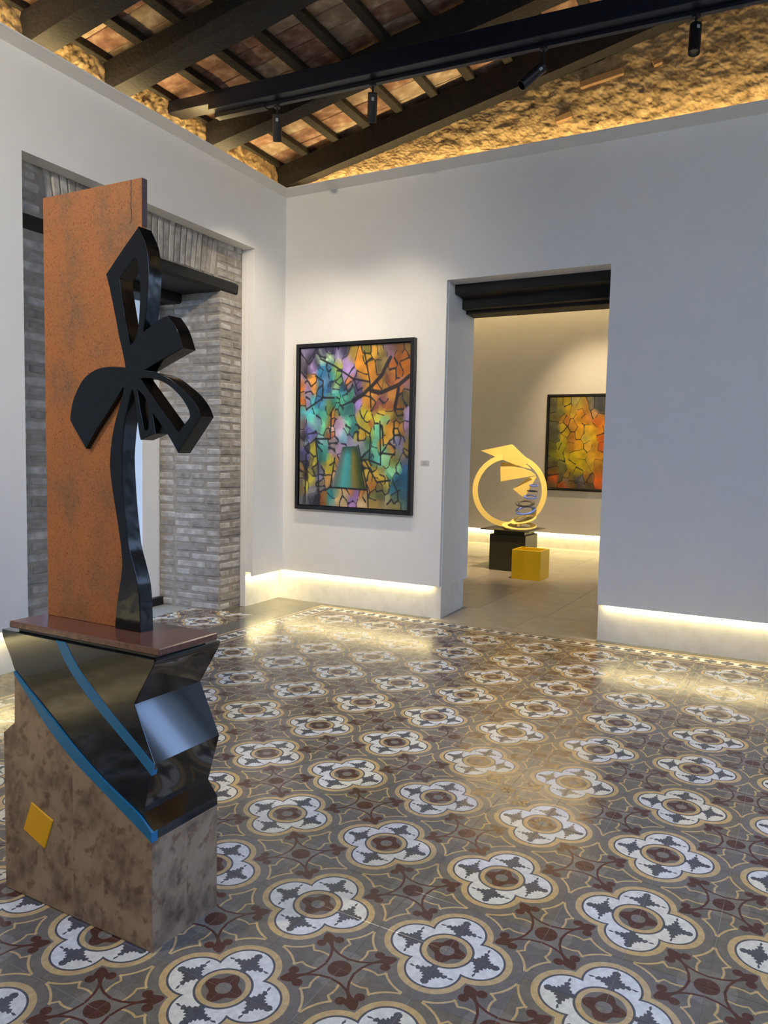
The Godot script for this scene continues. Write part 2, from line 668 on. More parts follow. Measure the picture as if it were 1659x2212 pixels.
# cells of paint: the nearest seed gives the colour, the gap to the second nearest the dark vein
func paint_cells(seeds: Array, w: int, h: int, aspect: float, vein: float, seed_: int) -> Image:
	var im := Image.create(w, h, false, Image.FORMAT_RGB8)
	var wob := noise(seed_, 0.011, 2)
	var n := seeds.size() / 5
	var sx := PackedFloat32Array()
	var sy := PackedFloat32Array()
	var col := PackedColorArray()
	var gx := 12
	var gy := int(12 * aspect)
	var cells := []
	for k in gx * gy:
		cells.append(PackedInt32Array())
	for k in n:
		sx.append(seeds[k * 5] / 1000.0)
		sy.append(seeds[k * 5 + 1] / 1000.0 * aspect)
		col.append(srgb(seeds[k * 5 + 2], seeds[k * 5 + 3], seeds[k * 5 + 4]))
	for cy in gy:
		for cx in gx:
			var mx := (cx + 0.5) / gx
			var my := (cy + 0.5) / gy * aspect
			for k in n:
				if absf(sx[k] - mx) < 0.17 and absf(sy[k] - my) < 0.17:
					cells[cy * gx + cx].append(k)
	for iy in h:
		for ix in w:
			var x := (ix + 0.5) / w
			var y := (iy + 0.5) / h * aspect
			var ci: int = mini(int(y / aspect * gy), gy - 1) * gx + mini(int(x * gx), gx - 1)
			var wx := x + 0.022 * wob.get_noise_2d(ix, iy)
			var wy := y + 0.022 * wob.get_noise_2d(ix + 700, iy)
			var d1 := 9.0
			var d2 := 9.0
			var b1 := 0
			var b2 := 0
			for k in cells[ci]:
				var dx := sx[k] - wx
				var dy := (sy[k] - wy) * 0.72
				var d := dx * dx + dy * dy
				if d < d1:
					d2 = d1
					b2 = b1
					d1 = d
					b1 = k
				elif d < d2:
					d2 = d
					b2 = k
			d1 = sqrt(d1)
			d2 = sqrt(d2)
			var pair := mini(b1, b2) * 131 + maxi(b1, b2) * 57
			var open := posmod(pair, 10) < 5            # some cells run into each other, some are split by a vein
			var c := col[b1].lerp(col[b2], clampf(0.5 - (d2 - d1) * (7.0 if open else 14.0), 0.0, 0.5))
			if not open:
				var wide := 0.004 + 0.0016 * posmod(pair, 6)
				c = c.lerp(Color(0.10, 0.10, 0.14), 0.9 * clampf(1.3 - (d2 - d1) / (wide * vein), 0.0, 1.0))
			var lift := 1.0 + 0.22 * wob.get_noise_2d(ix * 1.5, iy * 1.5 + 400)
			im.set_pixel(ix, iy, Color(clampf(c.r * lift, 0, 1), clampf(c.g * lift, 0, 1), clampf(c.b * lift, 0, 1)))
	return im


func make_painting_textures() -> void:
	var w := 360
	var h := 450
	var seeds := [55, 26, 150, 140, 180, 28, 89, 110, 100, 120, 92, 57, 45, 40, 60, 217, 38, 60, 55, 85, 323, 25, 70, 60, 100, 410, 28, 50, 45, 70, 288, 1, 60, 55, 80, 56, 137, 50, 45, 60, 120, 110, 190, 160, 225, 164, 82, 50, 50, 75, 280, 69, 190, 225, 170, 359, 66, 200, 190, 220, 209, 66, 190, 220, 180, 209, 112, 50, 110, 150, 219, 164, 45, 110, 150, 192, 141, 50, 120, 160, 272, 126, 60, 110, 150, 290, 178, 60, 150, 170, 316, 150, 150, 200, 120, 360, 128, 170, 170, 70, 360, 180, 130, 170, 90, 370, 203, 100, 150, 90, 446, 103, 165, 140, 185, 447, 148, 165, 135, 190, 430, 181, 150, 130, 180, 482, 183, 150, 125, 170, 497, 37, 170, 140, 60, 556, 56, 215, 140, 40, 566, 95, 215, 140, 40, 583, 141, 205, 135, 35, 576, 185, 205, 140, 45, 624, 86, 190, 150, 30, 642, 131, 200, 130, 30, 668, 176, 195, 130, 40, 623, 19, 120, 110, 45, 690, 22, 205, 150, 50, 731, 12, 170, 140, 60, 797, 9, 120, 95, 110, 846, 28, 100, 75, 70, 911, 41, 110, 70, 30, 975, 38, 100, 80, 40, 765, 63, 110, 90, 50, 815, 65, 120, 90, 110, 888, 78, 130, 75, 30, 944, 75, 150, 85, 30, 953, 130, 195, 110, 25, 856, 121, 160, 90, 30, 791, 114, 130, 110, 60, 750, 145, 110, 95, 60, 858, 176, 200, 130, 60, 922, 161, 170, 95, 30, 978, 174, 170, 100, 30, 800, 180, 120, 85, 50, 834, 214, 120, 65, 40, 752, 212, 190, 130, 50, 711, 266, 190, 120, 40, 793, 241, 150, 110, 50, 851, 269, 160, 100, 60, 916, 265, 180, 110, 50, 972, 239, 160, 115, 120, 965, 304, 90, 80, 50, 933, 326, 80, 70, 40, 844, 297, 200, 140, 50, 704, 322, 170, 115, 60, 778, 318, 140, 90, 90, 755, 362, 130, 80, 70, 836, 341, 150, 95, 60, 910, 364, 150, 85, 30, 680, 366, 180, 125, 45, 629, 338, 190, 130, 45, 636, 287, 205, 140, 45, 568, 241, 110, 85, 130, 542, 218, 105, 85, 120, 610, 242, 190, 140, 50, 714, 395, 130, 70, 60, 813, 379, 160, 90, 35, 911, 413, 110, 85, 40, 920, 452, 80, 70, 35, 992, 436, 150, 130, 180, 871, 440, 110, 85, 40, 19, 194, 170, 140, 160, 112, 202, 220, 150, 60, 130, 249, 225, 150, 70, 12, 246, 230, 130, 40, 76, 254, 160, 130, 180, 86, 289, 150, 140, 160, 77, 341, 150, 130, 170, 118, 330, 80, 190, 200, 17, 299, 140, 110, 90, 18, 346, 235, 120, 30, 18, 387, 90, 180, 190, 150, 383, 90, 200, 200, 110, 405, 70, 180, 190, 124, 458, 130, 215, 190, 184, 221, 50, 100, 140, 194, 279, 50, 110, 150, 177, 337, 50, 105, 155, 237, 205, 110, 150, 190, 255, 228, 70, 130, 170, 261, 286, 60, 130, 190, 222, 349, 70, 140, 170, 344, 282, 90, 170, 170, 344, 253, 150, 180, 120, 291, 246, 40, 60, 90, 405, 260, 30, 50, 80, 461, 216, 235, 135, 40, 474, 250, 150, 120, 140, 492, 279, 70, 140, 120, 397, 289, 60, 140, 150, 423, 295, 60, 130, 150, 371, 311, 70, 150, 120, 432, 318, 80, 150, 130, 284, 332, 110, 150, 110, 328, 344, 40, 110, 110, 363, 345, 80, 160, 120, 406, 340, 70, 150, 120, 363, 368, 60, 140, 120, 450, 375, 50, 110, 110, 416, 369, 70, 150, 130, 484, 313, 60, 110, 90, 543, 286, 60, 50, 80, 527, 308, 90, 75, 110, 553, 348, 150, 120, 190, 545, 393, 150, 130, 190, 293, 384, 100, 130, 60, 320, 413, 205, 140, 40, 364, 414, 130, 110, 60, 399, 391, 60, 130, 110, 451, 409, 60, 130, 120, 503, 404, 60, 120, 110, 196, 418, 60, 150, 140, 178, 464, 110, 140, 170, 223, 453, 100, 190, 150, 233, 505, 110, 190, 150, 277, 470, 120, 110, 60, 277, 528, 110, 100, 60, 321, 465, 190, 120, 50, 347, 482, 180, 150, 180, 400, 477, 180, 150, 175, 374, 517, 190, 160, 190, 313, 517, 220, 200, 190, 313, 545, 190, 100, 50, 366, 551, 190, 180, 200, 410, 551, 150, 190, 200, 410, 586, 120, 170, 200, 461, 483, 110, 200, 150, 453, 511, 150, 205, 170, 504, 466, 60, 130, 120, 521, 500, 60, 130, 120, 496, 534, 50, 110, 120, 488, 568, 140, 130, 160, 539, 551, 150, 140, 60, 573, 545, 190, 150, 40, 589, 483, 160, 150, 50, 571, 432, 160, 150, 60, 605, 410, 180, 170, 50, 639, 444, 200, 180, 40, 632, 489, 205, 185, 50, 673, 461, 200, 185, 50, 657, 478, 170, 70, 40, 715, 450, 200, 190, 60, 764, 412, 205, 160, 40, 756, 440, 190, 200, 90, 813, 418, 200, 180, 70, 790, 462, 130, 190, 140, 641, 517, 190, 160, 40, 674, 529, 150, 180, 80, 716, 512, 120, 200, 160, 708, 545, 110, 190, 150, 758, 529, 120, 200, 160, 782, 518, 200, 150, 40, 792, 579, 200, 150, 40, 831, 501, 205, 140, 30, 841, 557, 190, 140, 40, 897, 496, 200, 140, 40, 897, 534, 190, 150, 50, 945, 518, 170, 120, 40, 985, 507, 150, 120, 160, 979, 562, 110, 95, 80, 709, 596, 110, 185, 150, 701, 635, 110, 190, 150, 784, 623, 130, 200, 150, 810, 651, 130, 190, 140, 767, 596, 200, 150, 50, 842, 629, 205, 130, 40, 858, 601, 120, 130, 150, 898, 579, 120, 120, 150, 939, 595, 130, 115, 140, 916, 645, 110, 110, 130, 980, 617, 120, 105, 40, 973, 655, 120, 100, 60, 957, 683, 130, 110, 80, 719, 686, 100, 180, 150, 711, 714, 90, 170, 150, 802, 696, 150, 200, 140, 884, 695, 130, 130, 50, 966, 716, 60, 90, 130, 745, 727, 90, 190, 190, 642, 590, 60, 110, 80, 617, 630, 100, 130, 110, 643, 675, 60, 100, 90, 678, 708, 60, 110, 100, 583, 613, 130, 130, 140, 523, 597, 140, 140, 160, 88, 516, 110, 110, 180, 98, 575, 105, 110, 175, 24, 487, 120, 110, 110, 20, 534, 110, 100, 100, 43, 563, 25, 25, 40, 53, 610, 140, 160, 180, 16, 598, 120, 110, 110, 62, 633, 20, 25, 40, 35, 657, 90, 90, 150, 117, 627, 140, 130, 60, 131, 656, 170, 160, 50, 145, 721, 190, 180, 60, 109, 709, 110, 105, 70, 26, 693, 70, 65, 90, 63, 698, 90, 90, 160, 225, 592, 150, 190, 200, 216, 627, 70, 150, 140, 190, 662, 50, 110, 110, 252, 632, 80, 160, 150, 226, 708, 50, 110, 100, 253, 679, 70, 150, 140, 331, 597, 150, 135, 140, 332, 632, 140, 125, 120, 324, 661, 140, 120, 130, 385, 649, 170, 140, 170, 411, 643, 170, 150, 190, 394, 683, 170, 140, 165, 298, 719, 180, 165, 50, 316, 753, 190, 175, 50, 245, 754, 160, 145, 55, 281, 783, 190, 175, 50, 218, 778, 110, 110, 130, 210, 813, 120, 120, 150, 191, 767, 90, 90, 110, 360, 718, 190, 140, 70, 378, 747, 170, 120, 90, 361, 781, 170, 110, 60, 335, 811, 205, 165, 90, 383, 810, 200, 150, 80, 110, 803, 180, 170, 60, 124, 844, 190, 175, 50, 123, 774, 120, 110, 70, 65, 869, 180, 170, 60, 129, 885, 130, 125, 120, 130, 915, 130, 130, 140, 155, 756, 110, 105, 60, 18, 758, 150, 120, 80, 14, 805, 120, 105, 80, 19, 852, 100, 95, 90, 19, 900, 130, 105, 70, 15, 959, 100, 100, 110, 57, 958, 110, 110, 115, 64, 804, 20, 22, 30, 63, 722, 30, 30, 60, 185, 954, 30, 35, 45, 130, 956, 40, 42, 55, 228, 860, 120, 105, 80, 229, 895, 100, 105, 110, 238, 929, 150, 95, 40, 221, 971, 150, 80, 40, 257, 970, 140, 110, 50, 282, 835, 200, 150, 80, 336, 921, 50, 130, 130, 319, 962, 60, 150, 150, 381, 937, 205, 170, 110, 355, 978, 205, 175, 130, 459, 935, 190, 165, 120, 425, 976, 195, 170, 120, 494, 957, 165, 125, 180, 537, 927, 160, 120, 175, 554, 904, 165, 125, 190, 503, 980, 165, 125, 175, 596, 903, 215, 130, 50, 502, 902, 200, 120, 60, 597, 942, 200, 170, 120, 589, 977, 195, 165, 125, 631, 913, 190, 150, 90, 698, 923, 110, 110, 60, 691, 957, 150, 125, 60, 757, 910, 90, 100, 60, 766, 949, 110, 100, 60, 832, 936, 150, 150, 110, 849, 969, 140, 130, 80, 733, 978, 160, 130, 70, 791, 987, 150, 130, 90, 897, 923, 90, 110, 90, 946, 921, 70, 100, 90, 914, 972, 130, 120, 70, 971, 965, 90, 120, 110, 978, 904, 40, 90, 120, 645, 748, 190, 150, 50, 645, 777, 180, 160, 60, 679, 804, 160, 120, 40, 721, 792, 205, 170, 60, 745, 758, 150, 130, 50, 779, 769, 150, 150, 90, 712, 753, 130, 120, 50, 772, 819, 190, 160, 50, 821, 824, 200, 180, 70, 713, 826, 170, 130, 40, 681, 866, 190, 120, 40, 748, 876, 130, 120, 60, 814, 869, 110, 110, 60, 880, 878, 50, 110, 130, 877, 762, 150, 210, 150, 845, 779, 130, 200, 150, 926, 750, 140, 200, 140, 911, 800, 40, 100, 120, 967, 766, 35, 90, 120, 960, 810, 30, 75, 100, 928, 844, 40, 85, 100, 846, 812, 50, 80, 70]
	var im := paint_cells(seeds, w, h, 1.25, 1.0, 201)
	var trap := pts([0.411, 0.623, 0.556, 0.616, 0.643, 0.884, 0.300, 0.878])
	var stops := [srgb(120, 108, 120), srgb(84, 120, 110), srgb(70, 168, 170), srgb(60, 150, 150), srgb(130, 112, 42), srgb(66, 82, 20), srgb(26, 46, 26)]
	for iy in range(int(h * 0.60), int(h * 0.9)):
		for ix in w:
			var p := Vector2((ix + 0.5) / w, (iy + 0.5) / h)
			if Geometry2D.is_point_in_polygon(p, trap):
				var t := (p.y - 0.62) / 0.262
				var x0 := lerpf(0.411, 0.300, t)
				var x1 := lerpf(0.556, 0.643, t)
				var s := clampf((p.x - x0) / (x1 - x0), 0.0, 0.999) * 6.0
				var c: Color = stops[int(s)].lerp(stops[int(s) + 1], s - int(s))
				c = c.lerp(srgb(34, 66, 50), clampf(0.9 - t * 4.0, 0.0, 0.8))
				im.set_pixel(ix, iy, im.get_pixel(ix, iy).lerp(c, clampf(minf(s, 6.0 - s) * 3.0, 0.25, 0.95)))
	var strokes := [[0.501, 0.336, 0.586, 0.303, 0.686, 0.238, 0.759, 0.184, 0.799, 0.119, 0.831, 0.082], [0.661, 0.277, 0.753, 0.290, 0.908, 0.246, 0.995, 0.196], [0.878, 0.380, 0.904, 0.270], [0.191, 0.069, 0.324, 0.116, 0.499, 0.200, 0.652, 0.223, 0.665, 0.377], [0.598, 0.035, 0.652, 0.221], [0.398, 0.368, 0.467, 0.346, 0.536, 0.331], [0.059, 0.387, 0.150, 0.348, 0.221, 0.314, 0.327, 0.316], [0.508, 0.206, 0.543, 0.274, 0.585, 0.258], [0.147, 0.174, 0.220, 0.210, 0.212, 0.331], [0.153, 0.575, 0.296, 0.574, 0.302, 0.407], [0.153, 0.575, 0.182, 0.744, 0.194, 0.989], [0.667, 0.562, 0.661, 0.703, 0.762, 0.730, 0.748, 0.467], [0.618, 0.704, 0.730, 0.837, 0.846, 0.823], [0.300, 0.881, 0.647, 0.887, 0.657, 0.992], [0.342, 0.695, 0.300, 0.881], [0.557, 0.613, 0.647, 0.884], [0.063, 0.675, 0.057, 0.993], [0.760, 0.657, 0.884, 0.667], [0.530, 0.483, 0.658, 0.540], [0.765, 0.490, 0.784, 0.612], [0.872, 0.479, 0.874, 0.595]]
	for si in strokes.size():
		var path: Array = strokes[si]
		var wide := 0.010 if si < 3 else 0.0045
		var lo := Vector2(1, 1)
		var hi := Vector2.ZERO
		for k in range(0, path.size(), 2):
			lo = lo.min(Vector2(path[k], path[k + 1]))
			hi = hi.max(Vector2(path[k], path[k + 1]))
		for iy in range(maxi(0, int((lo.y - 0.02) * h)), mini(h, int((hi.y + 0.02) * h))):
			for ix in range(maxi(0, int((lo.x - 0.02) * w)), mini(w, int((hi.x + 0.02) * w))):
				var d := near_line((ix + 0.5) / w, (iy + 0.5) / h, path)
				if d < wide * 1.6:
					im.set_pixel(ix, iy, im.get_pixel(ix, iy).lerp(Color(0.1, 0.09, 0.12), clampf((wide * 1.6 - d) / (wide * 0.8), 0.0, 0.85)))
	tex_mat("painting_veined", im, 0.5)
	var seeds2 := [126, 68, 150, 140, 60, 231, 58, 170, 150, 30, 250, 119, 190, 160, 30, 145, 155, 110, 110, 60, 66, 92, 90, 90, 70, 86, 217, 110, 105, 60, 180, 242, 150, 120, 40, 226, 268, 170, 110, 40, 337, 46, 170, 160, 100, 327, 157, 190, 160, 60, 319, 305, 200, 150, 60, 311, 453, 190, 130, 50, 300, 552, 190, 140, 40, 414, 96, 170, 150, 60, 489, 122, 190, 140, 60, 432, 182, 200, 140, 50, 560, 74, 120, 115, 100, 648, 75, 80, 85, 100, 666, 135, 70, 75, 85, 609, 184, 190, 150, 100, 538, 219, 200, 140, 70, 656, 220, 190, 130, 60, 481, 244, 205, 140, 40, 643, 268, 230, 120, 30, 392, 255, 215, 160, 40, 406, 403, 225, 175, 40, 419, 526, 225, 170, 40, 439, 625, 220, 190, 40, 500, 354, 225, 190, 60, 505, 452, 235, 210, 90, 523, 525, 235, 190, 70, 456, 354, 215, 160, 50, 589, 354, 225, 180, 40, 594, 464, 225, 190, 40, 662, 366, 225, 150, 30, 681, 451, 225, 110, 20, 700, 548, 220, 100, 20, 628, 548, 225, 160, 40, 602, 622, 220, 170, 40, 690, 633, 210, 150, 40, 199, 329, 190, 170, 50, 232, 392, 200, 170, 40, 205, 466, 190, 170, 40, 77, 342, 90, 90, 70, 97, 455, 80, 85, 65, 70, 542, 100, 100, 50, 131, 529, 150, 150, 50, 179, 554, 170, 170, 40, 120, 629, 150, 150, 40, 183, 653, 160, 160, 40, 243, 628, 200, 180, 40, 351, 675, 210, 190, 40, 325, 751, 205, 185, 40, 444, 735, 205, 185, 40, 520, 771, 205, 180, 50, 419, 823, 200, 180, 40, 577, 721, 200, 170, 50, 680, 718, 200, 150, 40, 669, 792, 190, 120, 40, 79, 731, 90, 90, 60, 171, 728, 110, 110, 60, 97, 805, 120, 90, 40, 102, 906, 220, 100, 30, 190, 804, 100, 100, 60, 179, 892, 80, 80, 60, 241, 915, 120, 110, 100, 254, 852, 150, 130, 50, 331, 875, 120, 110, 50, 421, 885, 60, 65, 80, 468, 908, 120, 120, 140, 525, 870, 170, 120, 50, 586, 905, 130, 100, 60, 673, 890, 220, 110, 30, 691, 951, 200, 100, 40, 334, 962, 130, 100, 50, 213, 966, 190, 90, 30, 74, 970, 90, 80, 60, 455, 958, 90, 85, 80, 574, 967, 90, 80, 60, 765, 88, 90, 90, 80, 880, 102, 120, 110, 70, 799, 209, 150, 120, 60, 915, 234, 90, 90, 70, 791, 329, 220, 140, 40, 892, 353, 190, 130, 50, 977, 342, 90, 85, 60, 782, 450, 215, 130, 40, 883, 462, 180, 140, 50, 818, 571, 210, 150, 40, 931, 569, 120, 110, 60, 794, 692, 190, 140, 40, 909, 690, 120, 110, 60, 801, 814, 180, 110, 40, 917, 835, 90, 85, 70, 806, 935, 120, 90, 60, 950, 931, 80, 80, 70, 999, 785, 100, 90, 60, 981, 162, 110, 105, 70, 991, 617, 90, 90, 60]
	tex_mat("painting_golden", paint_cells(seeds2, 300, 360, 1.2, 0.75, 202), 0.5)


# ---------------------------------------------------------------- floor

func tile_mesh(hx: float, hz: float, thick := 0.012, bev := 0.0006) -> ArrayMesh:
	var st := new_st()
	var y := -bev
	var a := [Vector3(-hx, y, -hz), Vector3(hx, y, -hz), Vector3(hx, y, hz), Vector3(-hx, y, hz)]
	var t := [Vector3(-hx + bev, 0, -hz + bev), Vector3(hx - bev, 0, -hz + bev), Vector3(hx - bev, 0, hz - bev), Vector3(-hx + bev, 0, hz - bev)]
	var uv := [Vector2(0, 0), Vector2(1, 0), Vector2(1, 1), Vector2(0, 1)]
	quad(st, t[0], t[1], t[2], t[3], Vector3.UP, uv[0], uv[1], uv[2], uv[3])
	for k in 4:
		var k2 := (k + 1) % 4
		var out: Vector3 = (a[k] + a[k2])
		out.y = 0
		out = out.normalized()
		quad(st, a[k], a[k2], t[k2], t[k], (out + Vector3.UP).normalized(), uv[k], uv[k2], uv[k2], uv[k])
		var low := Vector3(0, -thick + bev, 0)
		quad(st, a[k] + low, a[k2] + low, a[k2], a[k], out, uv[k], uv[k2], uv[k2], uv[k])
	return st.commit()


func pixel_area(c: Array) -> float:       # how large a floor piece shows in the picture; 0 when out of view
	var px := []
	var seen := false
	for p in c:
		var q: Vector3 = cam_basis.transposed() * (p - cam_pos)
		if q.z > -0.1:
			return 0.0
		var v := Vector2(829.5 + 1663.74 * q.x / -q.z, 1106.0 - 1663.74 * q.y / -q.z)
		px.append(v)
		if v.x > -20 and v.x < 1680 and v.y > -20 and v.y < 2240:
			seen = true
	if not seen:
		return 0.0
	return absf((px[2] - px[0]).cross(px[3] - px[1])) * 0.5


func build_floor() -> void:
	var f := setting("floor", "cement tile floor with white quatrefoil flowers, brown stems and yellow rings")
	box_obj("grout_bed", Vector3(-2.98, -0.2, -3.67), Vector3(3.4, -0.0010, 3.5), M.grout, f)
	var half := 0.0996
	var mesh := tile_mesh(half, half)
	var all := []
	for k in range(-17, 17):
		for i in range(-11, 16):
			var c := Vector3(0.2 * i + 0.1, 0, 0.2 * k + 0.1)
			var quarter := 0
			if posmod(i, 2) == 0:
				quarter = 0 if posmod(k, 2) == 0 else 1
			else:
				quarter = 3 if posmod(k, 2) == 0 else 2
			var area := pixel_area([c + Vector3(-0.1, 0, -0.1), c + Vector3(0.1, 0, -0.1), c + Vector3(0.1, 0, 0.1), c + Vector3(-0.1, 0, 0.1)])
			var xf := Transform3D(Basis(Vector3.UP, quarter * PI / 2), c + Vector3(0, rng.randf_range(-0.0003, 0.0003), 0))
			xf.basis = Basis(Vector3(1, 0, 0), rng.randf_range(-0.0012, 0.0012)) * Basis(Vector3(0, 0, 1), rng.randf_range(-0.0012, 0.0012)) * xf.basis
			all.append([area, xf, rng.randi() % 4])
	all.sort_custom(func(a, b): return a[0] > b[0])
	var rest := []
	for k in 4:
		rest.append(new_st())
	for n in all.size():
		var e: Array = all[n]
		if n < 300:
			var o := put("patterned_tile", mesh, M["cement_tile_%d" % e[2]], f)
			o.transform = e[1]
		else:
			rest[e[2]].append_from(mesh, 0, e[1])
	var joined := ArrayMesh.new()
	for k in 4:
		rest[k].commit(joined)
		joined.surface_set_material(k, M["cement_tile_%d" % k])
	var r := put("patterned_tile_field", joined, null, f)
	r.set_meta("kind", "stuff")
	# border: one row along the back wall, one along the left wall, a corner
	for i in range(-11, 16):
		var o := put("border_tile", mesh, M.border_tile, f)
		o.position = Vector3(0.2 * i + 0.1, 0.0001, -3.5)
	for k in range(-17, 17):
		var o := put("border_tile", mesh, M.border_tile, f)
		o.position = Vector3(-2.3, 0, 0.2 * k + 0.1)
		o.rotation.y = PI / 2
	var co := put("border_tile", mesh, M.border_corner, f)
	co.position = Vector3(-2.3, 0, -3.5)
	# plain tiles outside the border; the last course is cut along the walls
	var cut := tile_mesh(half, 0.033)
	for i in range(-15, 16):
		if i >= -7 and i < -1:
			continue
		var o := put("plain_tile", cut, M.plain_tile, f)
		o.position = Vector3(0.2 * i + 0.1, 0, -3.6345)
	var plain := tile_mesh(half, half)
	for k in range(-18, 17):
		for i in range(-15, -12):
			var q := Vector3(0.2 * i + 0.1, 0, 0.2 * k + 0.1)
			var u := (q - LO).dot(UX)
			var w := (q - LO).dot(WX)
			if u > -0.17 or (w > 0.75 and w < 2.25 and u > -0.35):
				if w > 0.80 and w < 2.30 and u < 0.22:
					continue
				var o := put("plain_tile", plain, M.plain_tile, f)
				o.position = q + Vector3(0, -0.0006, 0)
	# a strip of patterned tiles across the brick opening
	var strip := Basis(Vector3.UP, TURN)
	for a in 3:
		for b in 8:
			var q := lp(-0.31 + 0.2 * a, 0, 0.75 + 0.2 * b)
			var quarter: int = [[0, 1], [3, 2]][a % 2][b % 2]
			var o := put("patterned_tile", mesh, M["cement_tile_%d" % ((a + b) % 4)], f)
			o.transform = Transform3D(strip * Basis(Vector3.UP, quarter * PI / 2), q)
	box_obj("threshold", Vector3(-0.95, -0.2, 0.5), Vector3(-0.41, 0.0005, 2.6), M.threshold_stone, f).transform = Transform3D(Basis(Vector3.UP, TURN), LO)
	box_obj("strip_bed", Vector3(-0.41, -0.2, 0.43), Vector3(-0.02, -0.0025, 2.6), M.grout, f).transform = Transform3D(Basis(Vector3.UP, TURN), LO)


# ---------------------------------------------------------------- walls

func build_back_wall() -> void:
	var w := setting("wall_back", "white clad back wall with a doorway and a lit base recess")
	var st := new_st()
	prism(st, pts([-3.7, -3.67, -1.328, -3.67, -1.374, -4.215, -3.7, -4.215]), 0.0, 3.4)
	obj("plinth", st, M.plinth_plaster, w)
	st = new_st()
	prism(st, pts([-0.112, -3.67, 3.4, -3.67, 3.4, -4.215, -0.130, -4.215]), 0.0, 3.4)
	obj("plinth", st, M.plinth_plaster, w)
	# cladding, proud of the plinth, with a slot along its lower edge
	st = new_st()
	prism(st, pts([-2.95, -3.6705, -2.95, -3.63, -1.325, -3.63, -1.3285, -3.6705]), 0.288, 3.4)
	prism(st, pts([-2.95, -3.645, -2.95, -3.63, -1.325, -3.63, -1.326, -3.645]), 0.257, 0.288)
	prism(st, pts([-1.36, -3.6705, -1.325, -3.63, -1.3285, -3.6705]), 0.257, 0.288)
	obj("cladding", st, M.white_paint, w)
	st = new_st()
	prism(st, pts([-0.111, -3.6705, -0.111, -3.63, 3.4, -3.63, 3.4, -3.6705]), 0.288, 3.4)
	prism(st, pts([-0.111, -3.645, -0.111, -3.63, 3.4, -3.63, 3.4, -3.645]), 0.257, 0.288)
	obj("cladding", st, M.white_paint, w)
	st = new_st()
	prism(st, pts([-1.33, -3.80, -1.325, -3.63, -0.111, -3.63, -0.115, -3.80]), 2.59, 3.4)
	prism(st, pts([-1.374, -4.28, -1.33, -3.80, -0.115, -3.80, -0.130, -4.28]), 2.62, 3.4)
	obj("door_head", st, M.white_paint, w)
	# jamb facings and the cladding of the far side
	st = new_st()
	prism(st, pts([-1.3285, -3.6705, -1.3235, -3.6705, -1.3695, -4.28, -1.374, -4.28, -1.374, -4.215]), 0.24, 2.6)
	prism(st, pts([-4.7, -4.28, -1.3695, -4.28, -1.374, -4.2151, -4.7, -4.2151]), 0.24, 3.5)
	prism(st, pts([-0.130, -4.28, 2.6, -4.28, 2.6, -4.2151, -0.128, -4.2151]), 0.24, 3.5)
	obj("jamb_facing", st, M.white_paint, w)
	# three black timbers, each deeper and lower
	for e in [[-3.80, -3.974, 2.516, 2.622], [-3.974, -4.07, 2.434, 2.622], [-4.07, -4.279, 2.412, 2.622]]:
		st = new_st()
		cbox(st, Vector3(-1.42, e[2], e[1]), Vector3(-0.06, e[3], e[0]), 0.006, 0.002)
		obj("lintel_beam", st, M.lintel_paint, w)
	# ledge of the cove: leans out over the room, holds the light behind it
	st = new_st()
	bar(st, [Vector3(-2.95, 3.4, -3.63), Vector3(-2.95, 3.42, -3.492), Vector3(-2.95, 3.427, -3.492), Vector3(-2.95, 3.427, -3.66)], [Vector3(3.4, 3.4, -3.63), Vector3(3.4, 3.42, -3.492), Vector3(3.4, 3.427, -3.492), Vector3(3.4, 3.427, -3.66)])
	obj("cove_ledge", st, M.white_paint, w)


# a rough face over u (along) and v (0 to 1 from bottom to top), pushed out by noise
func rough_face(st: SurfaceTool, n_u: int, n_v: int, at: Callable, push: Vector3, deep: float, seed_: int) -> void:
	var n1 := noise(seed_, 3.2, 4)
	var n2 := noise(seed_ + 1, 9.0, 4)
	var n3 := noise(seed_ + 2, 55.0, 3)
	st.set_smooth_group(0)
	for i in n_u + 1:
		for j in n_v + 1:
			var p: Vector3 = at.call(i / float(n_u), j / float(n_v))
			var s := p.x + p.z * 1.3
			var flake := n2.get_noise_2d(s, p.y * 1.3) + 0.5 * n1.get_noise_2d(s * 2.0, p.y * 2.0)
			var d := 0.5 * n1.get_noise_2d(s, p.y * 1.4) + 0.30 * (floorf(flake * 4.0) / 4.0 + 0.4 * flake) + 0.30 * n3.get_noise_2d(s, p.y)
			st.set_uv(Vector2(s, p.y))
			st.add_vertex(p + push * d * deep)
	for i in n_u:
		for j in n_v:
			var a := i * (n_v + 1) + j
			var b := a + n_v + 1
			for k in [a, b, a + 1, b, b + 1, a + 1]:
				st.add_index(k)
	st.generate_normals()


